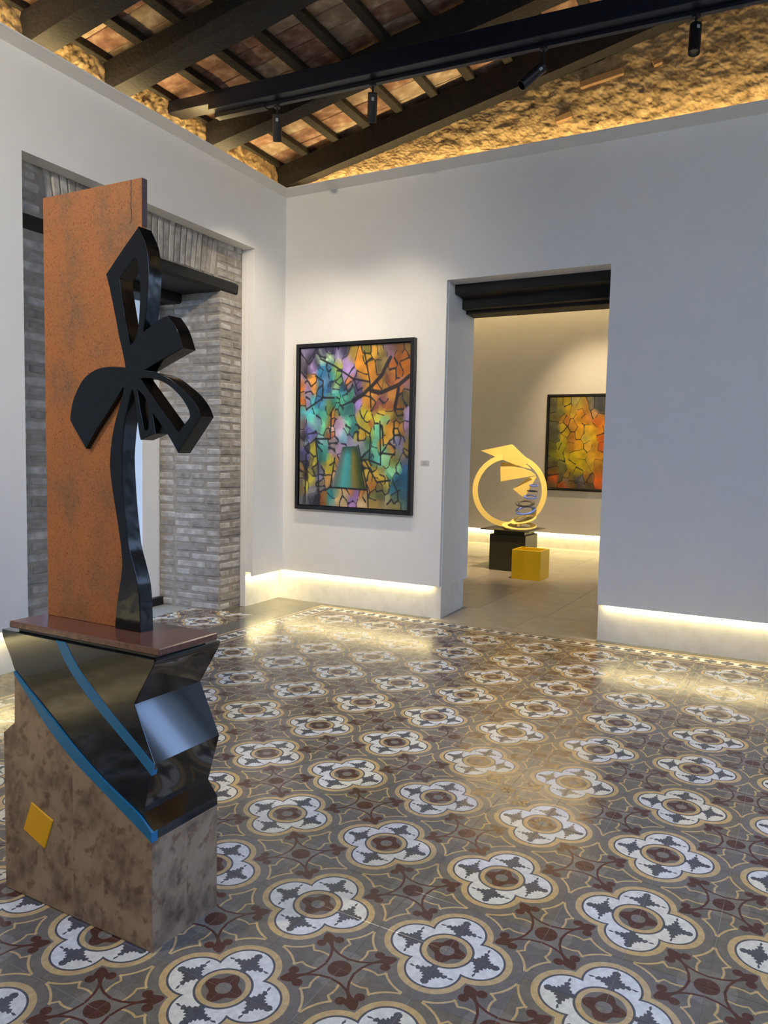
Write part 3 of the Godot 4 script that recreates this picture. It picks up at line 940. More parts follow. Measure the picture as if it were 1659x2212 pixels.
func build_left_wall() -> void:
	var w := setting("wall_left", "white clad left wall around a recessed opening of pale bricks")
	w.position = LO
	w.rotation.y = TURN
	# plinth and cladding on both sides of the opening (x = out of the wall, z = along it)
	for e in [[-0.25, 0.43], [2.58, 7.3]]:
		box_obj("plinth", Vector3(-0.73, 0, e[0]), Vector3(-0.07, 3.4, e[1]), M.plinth_plaster, w)
		var st := new_st()
		cbox(st, Vector3(-0.0705, 0.288, e[0]), Vector3(0, 3.4, e[1]))
		cbox(st, Vector3(-0.02, 0.257, e[0]), Vector3(0, 0.288, e[1]))
		obj("cladding", st, M.white_paint, w)
	var st := new_st()
	cbox(st, Vector3(-0.1205, 2.877, 0.43), Vector3(0, 3.4, 2.58))
	cbox(st, Vector3(-0.1205, 0.0, 0.4), Vector3(-0.0702, 2.877, 0.432))
	cbox(st, Vector3(-0.1205, 0.0, 2.578), Vector3(-0.0702, 2.877, 2.61))
	obj("reveal", st, M.white_paint, w)
	st = new_st()
	cbox(st, Vector3(-0.73, 0, 0.40), Vector3(-0.124, 2.6, 0.705))
	cbox(st, Vector3(-0.73, 0, 2.31), Vector3(-0.124, 2.6, 2.62))
	cbox(st, Vector3(-0.73, 2.598, 0.40), Vector3(-0.124, 3.4, 2.62))
	obj("mortar", st, M.mortar, w)
	# black timbers over the opening
	st = new_st()
	cbox(st, Vector3(-0.505, 2.502, 0.478), Vector3(-0.108, 2.600, 2.56), 0.022, 0.004)
	obj("lintel_beam", st, M.lintel_paint, w)
	st = new_st()
	cbox(st, Vector3(-0.76, 2.432, 0.60), Vector3(-0.503, 2.56, 2.5), 0.01, 0.003)
	obj("lintel_beam", st, M.lintel_paint, w)
	# bricks: shared shapes, a few lengths of each
	var shapes := {}
	for l in [0.08, 0.115, 0.16, 0.2, 0.245, 0.28]:
		shapes[l] = []
		for v in 3:
			var s := new_st()
			cbox(s, Vector3(-0.02, -0.0205, -l / 2), Vector3(0.02, 0.0205, l / 2), 0.007, 0.0035)
			shapes[l].append(s.commit())
	var lay := func(at: Vector3, long: float, turned: float, high := 0.0475, called := "brick") -> void:
		var pick := 0.08
		for l in shapes:
			if absf(l - long) < absf(pick - long):
				pick = l
		var o := put(called, shapes[pick][rng.randi() % 3], M["brick_%d" % (rng.randi() % 4)], w)
		var bs := Basis(Vector3.UP, turned) * Basis.from_scale(Vector3(1, high / 0.041, long / pick))
		o.transform = Transform3D(Basis(Vector3(1, 0, 0), rng.randf_range(-0.012, 0.012)) * bs, at + Vector3(rng.randf_range(-0.003, 0.003), rng.randf_range(-0.003, 0.003), 0))
	var course := 0.0648
	for c in 38:
		var y := 0.036 + c * course
		var odd := c % 2
		# the face of the right pier, then of the left pier
		if odd:
			lay.call(Vector3(-0.1375, y, 0.568), 0.262, 0.0)
			lay.call(Vector3(-0.1375, y, 2.445), 0.255, 0.0)
		else:
			lay.call(Vector3(-0.1375, y, 0.637), 0.124, 0.0)
			lay.call(Vector3(-0.1375, y, 0.490), 0.10, 0.0)
			lay.call(Vector3(-0.1375, y, 2.385), 0.13, 0.0)
			lay.call(Vector3(-0.1375, y, 2.52), 0.10, 0.0)
		# the return of the right pier, running back into the wall
		var cuts := [[-0.12, -0.25], [-0.268, -0.555], [-0.575, -0.735]] if odd else [[-0.12, -0.40], [-0.418, -0.57], [-0.588, -0.735]]
		for e in cuts:
			var j := rng.randf_range(-0.012, 0.012) if e[0] < -0.13 else 0.0
			lay.call(Vector3((e[0] + e[1]) / 2 + j, y, 0.6915), e[0] - e[1] - 0.006, PI / 2)
	# flat arch of upright bricks over the lintel, ordinary courses beside it
	for c in 5:
		var y := 2.635 + c * 0.0575
		if c % 2:
			lay.call(Vector3(-0.1375, y, 0.53), 0.17, 0.0)
			lay.call(Vector3(-0.1375, y, 0.69), 0.11, 0.0)
			lay.call(Vector3(-0.1375, y, 2.48), 0.18, 0.0)
		else:
			lay.call(Vector3(-0.1375, y, 0.48), 0.09, 0.0)
			lay.call(Vector3(-0.1375, y, 0.64), 0.2, 0.0)
			lay.call(Vector3(-0.1375, y, 2.42), 0.11, 0.0)
			lay.call(Vector3(-0.1375, y, 2.54), 0.08, 0.0)
	var upright := []
	for v in 4:
		var s := new_st()
		cbox(s, Vector3(-0.02, -0.142, -0.024), Vector3(0.02, 0.142, 0.024), 0.005, 0.003)
		upright.append(s.commit())
	var count := 27
	for k in count:
		var t := k / float(count - 1)
		var o := put("arch_brick", upright[rng.randi() % 4], M["brick_%d" % (rng.randi() % 4)], w)
		o.position = Vector3(-0.1345 + rng.randf_range(-0.004, 0.003), 2.745, lerpf(0.79, 2.30, t))
		o.rotation.x = lerpf(-0.14, 0.14, t)
	# ledge of the cove
	st = new_st()
	bar(st, [Vector3(0, 3.4, -0.2), Vector3(0.096, 3.42, -0.2), Vector3(0.096, 3.427, -0.2), Vector3(-0.03, 3.427, -0.2)], [Vector3(0, 3.4, 7.3), Vector3(0.096, 3.42, 7.3), Vector3(0.096, 3.427, 7.3), Vector3(-0.03, 3.427, 7.3)])
	obj("cove_ledge", st, M.white_paint, w)


func build_other_walls() -> void:
	# the old rubble that shows above the cladding
	var g := setting("wall_gable", "rough rubble gable above the white back wall")
	var st := new_st()
	var face := func(u: float, v: float) -> Vector3:
		var x := lerpf(-3.1, 3.3, u)
		var top := ROOF_Y + 0.26 + SLOPE * minf(x - LO.x, 4.6)
		return Vector3(x, lerpf(3.38, top, v), -3.815)
	rough_face(st, 640, 110, face, Vector3.BACK, 0.022, 301)
	obj("rubble_face", st, M.rubble, g)
	st = new_st()
	cbox(st, Vector3(-3.7, 3.38, -4.2), Vector3(3.4, 5.0, -3.86))
	obj("rubble_core", st, M.rubble, g)
	for e in [[-0.27, 3.905, 0.30, 0.055, -0.06], [-0.53, 3.69, 0.12, 0.05, 0.02], [0.1, 3.93, 0.06, 0.05, 0.1]]:
		st = new_st()
		cbox(st, Vector3(-e[2] / 2, -e[3] / 2, -0.03), Vector3(e[2] / 2, e[3] / 2, 0.018), 0.006, 0.004)
		var o := obj("old_brick", st, M.old_brick, g)
		o.position = Vector3(e[0], e[1], -3.812)
		o.rotation.z = 0.19 + e[4]
	var u := setting("wall_left_upper", "rough rubble top of the left wall behind the ledge")
	st = new_st()
	var face2 := func(a: float, v: float) -> Vector3:
		return lp(-0.135 - 0.03 * v, lerpf(3.38, 3.80, v), lerpf(-0.25, 7.2, a))
	rough_face(st, 620, 40, face2, UX, 0.025, 311)
	obj("rubble_face", st, M.rubble, u)
	st = new_st()
	cbox(st, Vector3(-0.75, 3.38, -0.3), Vector3(-0.34, 3.9, 7.3), 0.0, 0.0, Transform3D(Basis(Vector3.UP, TURN), LO))
	obj("rubble_core", st, M.rubble, u)
	# right wall with the tall opening to the patio
	var r := setting("wall_right", "white wall with a door and a high window to the daylight")
	st = new_st()
	cbox(st, Vector3(3.3, 0, -4.2), Vector3(3.55, 5.0, -3.56))
	cbox(st, Vector3(3.3, 0, -3.06), Vector3(3.55, 5.0, -0.7))
	cbox(st, Vector3(3.3, 0, 2.3), Vector3(3.55, 5.0, 3.7))
	cbox(st, Vector3(3.3, 2.75, -3.56), Vector3(3.55, 5.0, -3.06))
	cbox(st, Vector3(3.3, 4.25, -0.7), Vector3(3.55, 5.0, 2.3))
	cbox(st, Vector3(3.3, 0, -0.7), Vector3(3.55, 1.3, 2.3))
	obj("plaster", st, M.white_paint, r)
	var court := setting("wall_court", "grey green courtyard wall beyond the tall openings")
	box_obj("plaster", Vector3(7.0, 0, -12), Vector3(7.3, 2.5, 5), M.court_wall, court)
	var ground := setting("floor_court", "stone floor of the courtyard")
	box_obj("slab", Vector3(3.4, -0.2, -12), Vector3(7.3, -0.003, 5), M.threshold_stone, ground)
	var f := setting("wall_front", "white wall behind the viewer")
	box_obj("plaster", Vector3(-3.8, 0, 3.5), Vector3(3.65, 5.0, 3.8), M.white_paint, f)


# ---------------------------------------------------------------- roof

func build_roof() -> void:
	var c := setting("ceiling", "timber roof of dark rafters and battens under old clay tiles")
	var under := func(u: float) -> float: return ROOF_Y + SLOPE * u
	# big rafters: [w of the far side, w of the near side]
	for e in [[0.71, 0.85], [1.685, 1.83], [2.295, 2.44], [3.2, 3.34], [4.1, 4.24], [5.0, 5.14], [5.9, 6.04]]:
		var st := new_st()
		var last := []
		for k in 13:
			var u := lerpf(-0.35, 4.7, k / 12.0)
			var y: float = under.call(u)
			var j := func() -> float: return rng.randf_range(-0.006, 0.006)
			var ring := [lp(u, y + j.call(), e[0] + j.call()), lp(u, y + j.call(), e[1] + j.call()), lp(u, y + 0.182, e[1] + j.call()), lp(u, y + 0.182, e[0] + j.call())]
			if k:
				bar(st, last, ring)
			last = ring
		obj("rafter", st, M.rafter_timber, c)
	var st := new_st()
	var last := []
	for k in 13:
		var x := lerpf(-3.15, 1.9, k / 12.0)
		var y: float = under.call(x - LO.x)
		var sag := 0.03 * sin(PI * k / 12.0)
		var ring := [Vector3(x, y - sag, -3.84), Vector3(x, y - sag * 0.6, -3.715), Vector3(x, y + 0.182, -3.715), Vector3(x, y + 0.182, -3.84)]
		if k:
			bar(st, last, ring)
		last = ring
	obj("rafter", st, M.rafter_timber, c)
	# battens across the rafters, clay tiles on top of them
	var sloped := Basis(Vector3.UP, TURN) * Basis(Vector3(0, 0, 1), atan(SLOPE))
	for k in range(-1, 17):
		var u := -0.165 + 0.2955 * k
		st = new_st()
		cbox(st, Vector3(-0.03, 0.0, -0.42), Vector3(0.034, 0.052, 6.9), 0.004, 0.003)
		var o := obj("batten", st, M.batten_timber, c)
		o.transform = Transform3D(sloped, lp(u, under.call(u) + 0.18, 0))
	var clay := []
	for v in 5:
		st = new_st()
		cbox(st, Vector3(-0.144, 0.0, -0.088), Vector3(0.144, 0.03, 0.088), 0.004, 0.003)
		clay.append(st.commit())
	for k in range(-1, 13):
		for n in 21:
			var u := -0.165 + 0.2955 * (k + 0.5)
			var w := -0.27 + 0.181 * n
			var o := put("clay_tile", clay[rng.randi() % 5], M["roof_clay_%d" % (rng.randi() % 3)], c)
			o.transform = Transform3D(sloped * Basis(Vector3(1, 0, 0), rng.randf_range(-0.012, 0.012)), lp(u, under.call(u) + 0.2335, w) + Vector3(0, rng.randf_range(0, 0.004), 0))
	# the closed deck above, and the slope beyond the ridge
	st = new_st()
	bar(st, [lp(-0.8, under.call(-0.8) + 0.27, -0.6), lp(-0.8, under.call(-0.8) + 0.27, 7.5), lp(-0.8, under.call(-0.8) + 0.4, 7.5), lp(-0.8, under.call(-0.8) + 0.4, -0.6)], [lp(4.7, under.call(4.7) + 0.27, -0.6), lp(4.7, under.call(4.7) + 0.27, 7.5), lp(4.7, under.call(4.7) + 0.4, 7.5), lp(4.7, under.call(4.7) + 0.4, -0.6)])
	bar(st, [lp(4.6, under.call(4.6) + 0.23, -0.6), lp(4.6, under.call(4.6) + 0.23, 7.5), lp(4.6, under.call(4.6) + 0.4, 7.5), lp(4.6, under.call(4.6) + 0.4, -0.6)], [lp(6.8, 4.6, -0.6), lp(6.8, 4.6, 7.5), lp(6.8, 4.75, 7.5), lp(6.8, 4.75, -0.6)])
	obj("deck", st, M.roof_clay_1, c)


# ---------------------------------------------------------------- the room beyond the doorway

func build_far_room() -> void:
	var fl := setting("floor_far", "large beige stone tiles of the second room")
	box_obj("joint_bed", Vector3(-4.7, -0.2, -9.2), Vector3(2.6, -0.003, -3.6), M.print_grey, fl)
	var stone := tile_mesh(0.2985, 0.2985)
	for i in range(-7, 4):
		for k in range(0, 9):
			var o := put("stone_tile", stone, M.stone_tile, fl)
			o.position = Vector3(-0.35 + 0.6 * i, 0, -4.53 - 0.6 * k)
			o.rotation.y = (rng.randi() % 4) * PI / 2
	var sill := tile_mesh(0.2985, 0.3085)
	for i in 2:
		var o := put("stone_tile", sill, M.stone_tile, fl)
		o.position = Vector3(-1.03 + 0.6 * i, 0.0008, -3.915)
	var end := tile_mesh(0.09, 0.3085)
	put("stone_tile", end, M.stone_tile, fl).position = Vector3(-0.2, 0.0006, -3.915)
	var w := setting("wall_far", "beige lit wall of the second room with a glowing base recess")
	box_obj("plinth", Vector3(-4.7, 0, -9.2), Vector3(2.6, 3.5, -8.91), M.plinth_plaster, w)
	var st := new_st()
	cbox(st, Vector3(-4.7, 0.245, -8.9105), Vector3(2.6, 3.4, -8.865))
	cbox(st, Vector3(-4.7, 0.215, -8.88), Vector3(2.6, 0.245, -8.865))
	obj("cladding", st, M.white_paint, w)
	var s := setting("wall_far_left", "side wall of the second room")
	box_obj("plaster", Vector3(-5.0, 0, -9.2), Vector3(-4.7, 3.6, -4.2), M.white_paint, s)
	s = setting("wall_far_right", "side wall of the second room")
	box_obj("plaster", Vector3(2.6, 0, -9.2), Vector3(2.85, 3.6, -5.5), M.white_paint, s)
	box_obj("plaster", Vector3(2.6, 2.7, -5.5), Vector3(2.85, 3.6, -4.6), M.white_paint, s)
	box_obj("plaster", Vector3(2.6, 0, -4.6), Vector3(2.85, 3.6, -4.2), M.white_paint, s)
	s = setting("ceiling_far", "ceiling of the second room")
	box_obj("plaster", Vector3(-5.0, 3.6, -9.2), Vector3(2.85, 3.8, -4.2), M.white_paint, s)


func build_side_hall() -> void:
	# beyond the brick opening: a white pier with a black baseboard, then an open patio with pale walls
	var turned := Transform3D(Basis(Vector3.UP, TURN), LO)
	var p := setting("wall_hall", "white pier behind the brick opening")
	box_obj("pier", Vector3(-0.95, 0, 0.4), Vector3(-0.735, 2.9, 0.90), M.white_paint, p).transform = turned
	box_obj("pier", Vector3(-0.95, 0, 2.15), Vector3(-0.735, 2.9, 2.6), M.white_paint, p).transform = turned
	var b := setting("baseboard_hall", "black baseboard at the foot of the white pier")
	box_obj("board", Vector3(-0.735, 0, 0.708), Vector3(-0.69, 0.065, 0.90), M.baseboard_black, b).transform = turned
	var q := setting("wall_patio", "pale wall of the patio")
	box_obj("plaster", Vector3(-3.6, 0, -2.0), Vector3(-3.3, 3.2, 6.0), M.pale_wall, q).transform = turned
	box_obj("plaster", Vector3(-3.6, 0, -2.2), Vector3(-0.75, 3.2, -1.9), M.pale_wall, q).transform = turned
	var hc := setting("ceiling_hall", "flat ceiling over the passage behind the brick opening")
	box_obj("plaster", Vector3(-2.3, 2.9, -2.2), Vector3(-0.735, 3.1, 6.0), M.white_paint, hc).transform = turned
	var f := setting("floor_patio", "grey stone floor of the patio")
	box_obj("slab", Vector3(-3.6, -0.2, -2.2), Vector3(-0.951, -0.002, 6.0), M.threshold_stone, f).transform = turned


# ---------------------------------------------------------------- the black palm and its pedestal

func build_pedestal() -> void:
	var at := Vector3(-0.53, 0, 0.272)
	var t := thing("pedestal", "brown steel pedestal with black zigzag side, two blue stripes and a yellow diamond", "pedestal", at)
	var off := Vector2(-at.x, 0)
	var shift := func(a: Array) -> PackedVector2Array:
		var p := pts(a)
		for k in p.size():
			p[k] += off
		return p
	var zf := 0.395 - at.z
	var zb := 0.150 - at.z
	# rust brown body: full depth, its top edge the falling curve
	var curve := [-0.768, 0.640, -0.704, 0.580, -0.636, 0.518, -0.538, 0.448, -0.456, 0.404, -0.371, 0.360, -0.295, 0.321, -0.238, 0.290]
	var st := new_st()
	slab(st, smooth_loop(shift.call([-0.821, 0.0, -0.821, 0.460, -0.772, 0.497] + curve + [-0.238, 0.0])), [], zb, zf, 0.003)
	obj("body", st, M.oiled_steel, t)
	# black upper block
	st = new_st()
	var black := [-0.826, 0.757, -0.826, 0.742, -0.812, 0.715, -0.79, 0.68, -0.768, 0.640, -0.704, 0.585, -0.636, 0.523, -0.538, 0.453, -0.456, 0.409, -0.371, 0.365, -0.295, 0.326, -0.2385, 0.293, -0.2385, 0.317, -0.272, 0.357, -0.233, 0.492, -0.302, 0.632, -0.236, 0.738, -0.232, 0.748, -0.232, 0.757]
	slab(st, smooth_loop(shift.call(black)), [], zb - 0.001, zf - 0.004, 0.003)
	obj("black_block", st, M.gloss_black, t)
	# the two stripes
	st = new_st()
	var s1 := [-0.768, 0.646, -0.768, 0.636, -0.704, 0.580, -0.636, 0.518, -0.538, 0.448, -0.456, 0.404, -0.371, 0.360, -0.295, 0.321, -0.2375, 0.290, -0.2375, 0.316, -0.278, 0.350, -0.336, 0.378, -0.419, 0.418, -0.506, 0.469, -0.603, 0.535, -0.689, 0.592]
	slab(st, smooth_loop(shift.call(s1)), [], zf - 0.02, zf + 0.0015, 0.001)
	obj("stripe", st, M.blue_stripe, t)
	st = new_st()
	var s2 := [-0.596, 0.756, -0.541, 0.683, -0.454, 0.610, -0.370, 0.552, -0.294, 0.500, -0.2415, 0.461, -0.2335, 0.492, -0.283, 0.528, -0.358, 0.580, -0.429, 0.632, -0.506, 0.695, -0.556, 0.756]
	slab(st, smooth_loop(shift.call(s2)), [], zf - 0.02, zf - 0.002, 0.001)
	obj("stripe", st, M.blue_stripe, t)
	st = new_st()
	slab(st, shift.call([-0.698, 0.284, -0.609, 0.254, -0.644, 0.166, -0.733, 0.198]), [], zf - 0.01, zf + 0.004, 0.002)
	obj("diamond", st, M.yellow_enamel, t)


func build_palm() -> void:
	var at := Vector3(-0.50, 0.757, 0.28)
	var t := thing("palm_sculpture", "black steel palm with fan leaves against a tall rusted plate on a red slab", "sculpture", at)
	var st := new_st()
	cbox(st, Vector3(-0.785, 0.7685, 0.182) - at, Vector3(-0.212, 0.787, 0.396) - at, 0.003, 0.0008)
	obj("slab", st, M.slab_stone, t)
	st = new_st()
	cbox(st, Vector3(-0.765, 0.757, 0.2) - at, Vector3(-0.24, 0.7685, 0.38) - at, 0.001)
	obj("spacer", st, M.pedestal_top, t)
	# the plate ends behind the palm
	st = new_st()
	var plate := pts([-0.767, 0.787, -0.768, 1.969, -0.384, 1.967, -0.384, 1.843, -0.40, 1.812, -0.482, 1.733, -0.455, 1.62, -0.432, 1.50, -0.440, 1.40, -0.462, 1.25, -0.455, 1.1, -0.435, 0.95, -0.45, 0.787])
	for k in plate.size():
		plate[k] -= Vector2(at.x, at.y)
	slab(st, plate, [], 0.266 - at.z, 0.284 - at.z, 0.0015)
	var mesh := st.commit()
	var o := put("rusted_plate", fit_uv(mesh, Vector2(-0.768 - at.x, 0.787 - at.y), Vector2(0.384, 1.182)), M.rusted_plate, t)
	o.set_meta("label", "orange rusted steel plate")
	box_obj("plate_edge", Vector3(-0.3842, 1.846, 0.2665) - at, Vector3(-0.3826, 1.966, 0.2835) - at, M.rust_edge, o)
	st = new_st()
	var shift := func(a: Array) -> PackedVector2Array:
		var p := pts(a)
		for k in p.size():
			p[k] -= Vector2(at.x, at.y)
		return p
	var holes := [smooth_loop(shift.call([-0.396, 1.763, -0.451, 1.716, -0.447, 1.686, -0.430, 1.606, -0.427, 1.596, -0.420, 1.564, -0.415, 1.544, -0.403, 1.550, -0.393, 1.564, -0.385, 1.589, -0.381, 1.617, -0.377, 1.687, -0.381, 1.724, -0.388, 1.756])), smooth_loop(shift.call([-0.387, 1.426, -0.380, 1.388, -0.364, 1.324, -0.358, 1.321, -0.350, 1.326, -0.348, 1.340, -0.353, 1.387, -0.364, 1.409])), smooth_loop(shift.call([-0.376, 1.455, -0.321, 1.398, -0.275, 1.351, -0.244, 1.318, -0.223, 1.339, -0.207, 1.355, -0.209, 1.369, -0.230, 1.398, -0.259, 1.423, -0.291, 1.442, -0.324, 1.452, -0.354, 1.456]))]
	slab(st, smooth_loop(shift.call([-0.382, 1.841, -0.401, 1.824, -0.446, 1.784, -0.502, 1.732, -0.487, 1.687, -0.465, 1.608, -0.457, 1.574, -0.443, 1.529, -0.431, 1.486, -0.463, 1.489, -0.504, 1.490, -0.541, 1.485, -0.571, 1.474, -0.597, 1.457, -0.620, 1.429, -0.638, 1.396, -0.648, 1.354, -0.645, 1.345, -0.622, 1.316, -0.584, 1.271, -0.539, 1.325, -0.498, 1.368, -0.458, 1.412, -0.439, 1.434, -0.438, 1.433, -0.448, 1.400, -0.464, 1.363, -0.477, 1.326, -0.486, 1.288, -0.491, 1.250, -0.492, 1.223, -0.484, 1.169, -0.466, 1.086, -0.452, 1.015, -0.448, 0.972, -0.448, 0.957, -0.451, 0.933, -0.458, 0.900, -0.467, 0.861, -0.471, 0.829, -0.475, 0.805, -0.475, 0.786, -0.378, 0.787, -0.379, 0.809, -0.380, 0.840, -0.381, 0.865, -0.384, 0.895, -0.389, 0.922, -0.404, 0.967, -0.416, 0.999, -0.423, 1.026, -0.429, 1.067, -0.437, 1.129, -0.442, 1.191, -0.445, 1.249, -0.441, 1.295, -0.434, 1.343, -0.423, 1.380, -0.413, 1.410, -0.406, 1.427, -0.404, 1.426, -0.397, 1.399, -0.389, 1.350, -0.382, 1.311, -0.377, 1.297, -0.323, 1.314, -0.334, 1.367, -0.308, 1.339, -0.278, 1.307, -0.246, 1.265, -0.167, 1.357, -0.179, 1.380, -0.198, 1.402, -0.217, 1.418, -0.242, 1.434, -0.265, 1.448, -0.294, 1.461, -0.327, 1.469, -0.361, 1.474, -0.361, 1.476, -0.294, 1.502, -0.228, 1.526, -0.241, 1.559, -0.255, 1.584, -0.278, 1.610, -0.307, 1.603, -0.340, 1.587, -0.363, 1.576, -0.365, 1.577, -0.359, 1.604, -0.352, 1.639, -0.348, 1.685, -0.346, 1.721, -0.350, 1.770, -0.359, 1.801])), holes, 0.251 - at.z, 0.298 - at.z, 0.0022)
	obj("palm", st, M.palm_black, t)


# the same mesh with its texture laid once over the front
func fit_uv(mesh: ArrayMesh, lo: Vector2, size: Vector2) -> ArrayMesh:
	var a := mesh.surface_get_arrays(0)
	var v: PackedVector3Array = a[Mesh.ARRAY_VERTEX]
	var uv := PackedVector2Array()
	for p in v:
		uv.append(Vector2((p.x - lo.x) / size.x, 1.0 - (p.y - lo.y) / size.y))
	a[Mesh.ARRAY_TEX_UV] = uv
	a[Mesh.ARRAY_TANGENT] = null
	var out := ArrayMesh.new()
	out.add_surface_from_arrays(Mesh.PRIMITIVE_TRIANGLES, a)
	return out


# ---------------------------------------------------------------- pictures

func painting(label: String, center: Vector3, size: Vector2, m: Material, rim: float, deep: float) -> void:
	var t := thing("framed_painting", label, "painting", center)
	var x := size.x / 2
	var y := size.y / 2
	for e in [[Vector3(-x, y - rim, 0), Vector3(x, y, deep)], [Vector3(-x, -y, 0), Vector3(x, -y + rim, deep)], [Vector3(-x, -y + rim, 0), Vector3(-x + rim, y - rim, deep)], [Vector3(x - rim, -y + rim, 0), Vector3(x, y - rim, deep)]]:
		box_obj("frame_bar", e[0], e[1], M.frame_black, t, 0.0015)
	var cx := x - rim - 0.008
	var cy := y - rim - 0.008
	box_obj("backing", Vector3(-x + 0.002, -y + 0.002, 0), Vector3(x - 0.002, y - 0.002, deep * 0.35), M.frame_black, t)
	var st := new_st()
	quad(st, Vector3(-cx, cy, deep * 0.7), Vector3(cx, cy, deep * 0.7), Vector3(cx, -cy, deep * 0.7), Vector3(-cx, -cy, deep * 0.7), Vector3.BACK)
	for e in [[Vector3(-cx, cy, 0), Vector3(cx, cy, 0), Vector3.UP], [Vector3(-cx, -cy, 0), Vector3(cx, -cy, 0), Vector3.DOWN], [Vector3(-cx, -cy, 0), Vector3(-cx, cy, 0), Vector3.LEFT], [Vector3(cx, -cy, 0), Vector3(cx, cy, 0), Vector3.RIGHT]]:
		var a: Vector3 = e[0]
		var b: Vector3 = e[1]
		quad(st, a + Vector3(0, 0, deep * 0.7), b + Vector3(0, 0, deep * 0.7), b + Vector3(0, 0, deep * 0.3), a + Vector3(0, 0, deep * 0.3), e[2], Vector2(0.01, 0.01), Vector2(0.02, 0.01), Vector2(0.02, 0.02), Vector2(0.01, 0.02))
	obj("canvas", st, m, t)


func build_paintings() -> void:
	painting("black-framed abstract painting of teal, violet and orange cells left of the doorway", Vector3(-2.117, 1.4875, -3.63), Vector2(1.105, 1.372), M.painting_veined, 0.030, 0.052)
	painting("golden yellow and orange abstract painting in a black frame, seen through the doorway", Vector3(-1.585, 1.4875, -8.865), Vector2(1.11, 1.33), M.painting_golden, 0.030, 0.05)
	var t := thing("wall_label", "small pale card with three lines of print beside the tall painting", "label", Vector3(-1.474, 1.212, -3.63))
	var card := box_obj("card", Vector3(-0.036, -0.02, 0), Vector3(0.036, 0.02, 0.003), M.card, t)
	for k in 3:
		box_obj("print_line", Vector3(-0.018, 0.010 - 0.011 * k, 0.003), Vector3([0.016, 0.012, 0.026][k], 0.0125 - 0.011 * k, 0.0033), M.print_grey, card)


# ---------------------------------------------------------------- light fittings

func fixture(called_label: String, hang: Vector3, aim: Vector3, energy: float, angle: float, color: Color, group: String, stem := 0.045, drop := 0.0) -> void:
	var t := thing("track_spotlight", called_label, "spotlight", hang, group)
	var st := new_st()
	lathe(st, [Vector2(0.0, -stem - 0.012), Vector2(0.006, -stem - 0.012), Vector2(0.006, 0.0), Vector2(0.0, 0.0)], 12)
	lathe(st, [Vector2(0.0, -0.010), Vector2(0.022, -0.010), Vector2(0.022, 0.0), Vector2(0.0, 0.0)], 16)
	obj("stem", st, M.fixture_black, t)
	var dir := (aim - hang).normalized()
	var long := 0.168
	var pivot := Vector3(0, -stem, 0) + dir * drop
	var y := -dir
	var x := y.cross(Vector3.BACK).normalized()
	var xf := Transform3D(Basis(x, y, x.cross(y)), pivot)
	st = new_st()
	lathe(st, [Vector2(0.0, 0.0), Vector2(0.026, 0.0), Vector2(0.030, -0.004), Vector2(0.030, -long), Vector2(0.026, -long - 0.002), Vector2(0.0245, -long + 0.055), Vector2(0.0, -long + 0.056)], 28, xf)
	var housing := obj("housing", st, M.fixture_black, t)
	st = new_st()
	cbox(st, Vector3(0.0293, -0.045, -0.008), Vector3(0.0306, -0.025, 0.008), 0.0, 0.0, xf * Transform3D(Basis(Vector3.UP, -0.95), Vector3.ZERO))
	obj("sticker", st, M.sticker, housing)
	st = new_st()
	lathe(st, [Vector2(0.0, -long + 0.053), Vector2(0.022, -long + 0.053)], 20, xf)
	obj("lens", st, M.lens_glow if energy > 0.0 else M.fixture_black, housing)
	if energy <= 0.0:
		return
	var l := SpotLight3D.new()
	l.name = "spot"
	l.light_color = color
	l.light_energy = energy
	l.light_size = 0.025
	l.spot_angle = angle
	l.spot_angle_attenuation = 1.0
	l.spot_range = 14.0
	l.spot_attenuation = 2.0
	l.shadow_enabled = true
	t.add_child(l)
	l.transform = Transform3D(Basis.looking_at(dir, Vector3.BACK if absf(dir.y) > 0.9 else Vector3.UP), pivot + dir * (long + 0.012))


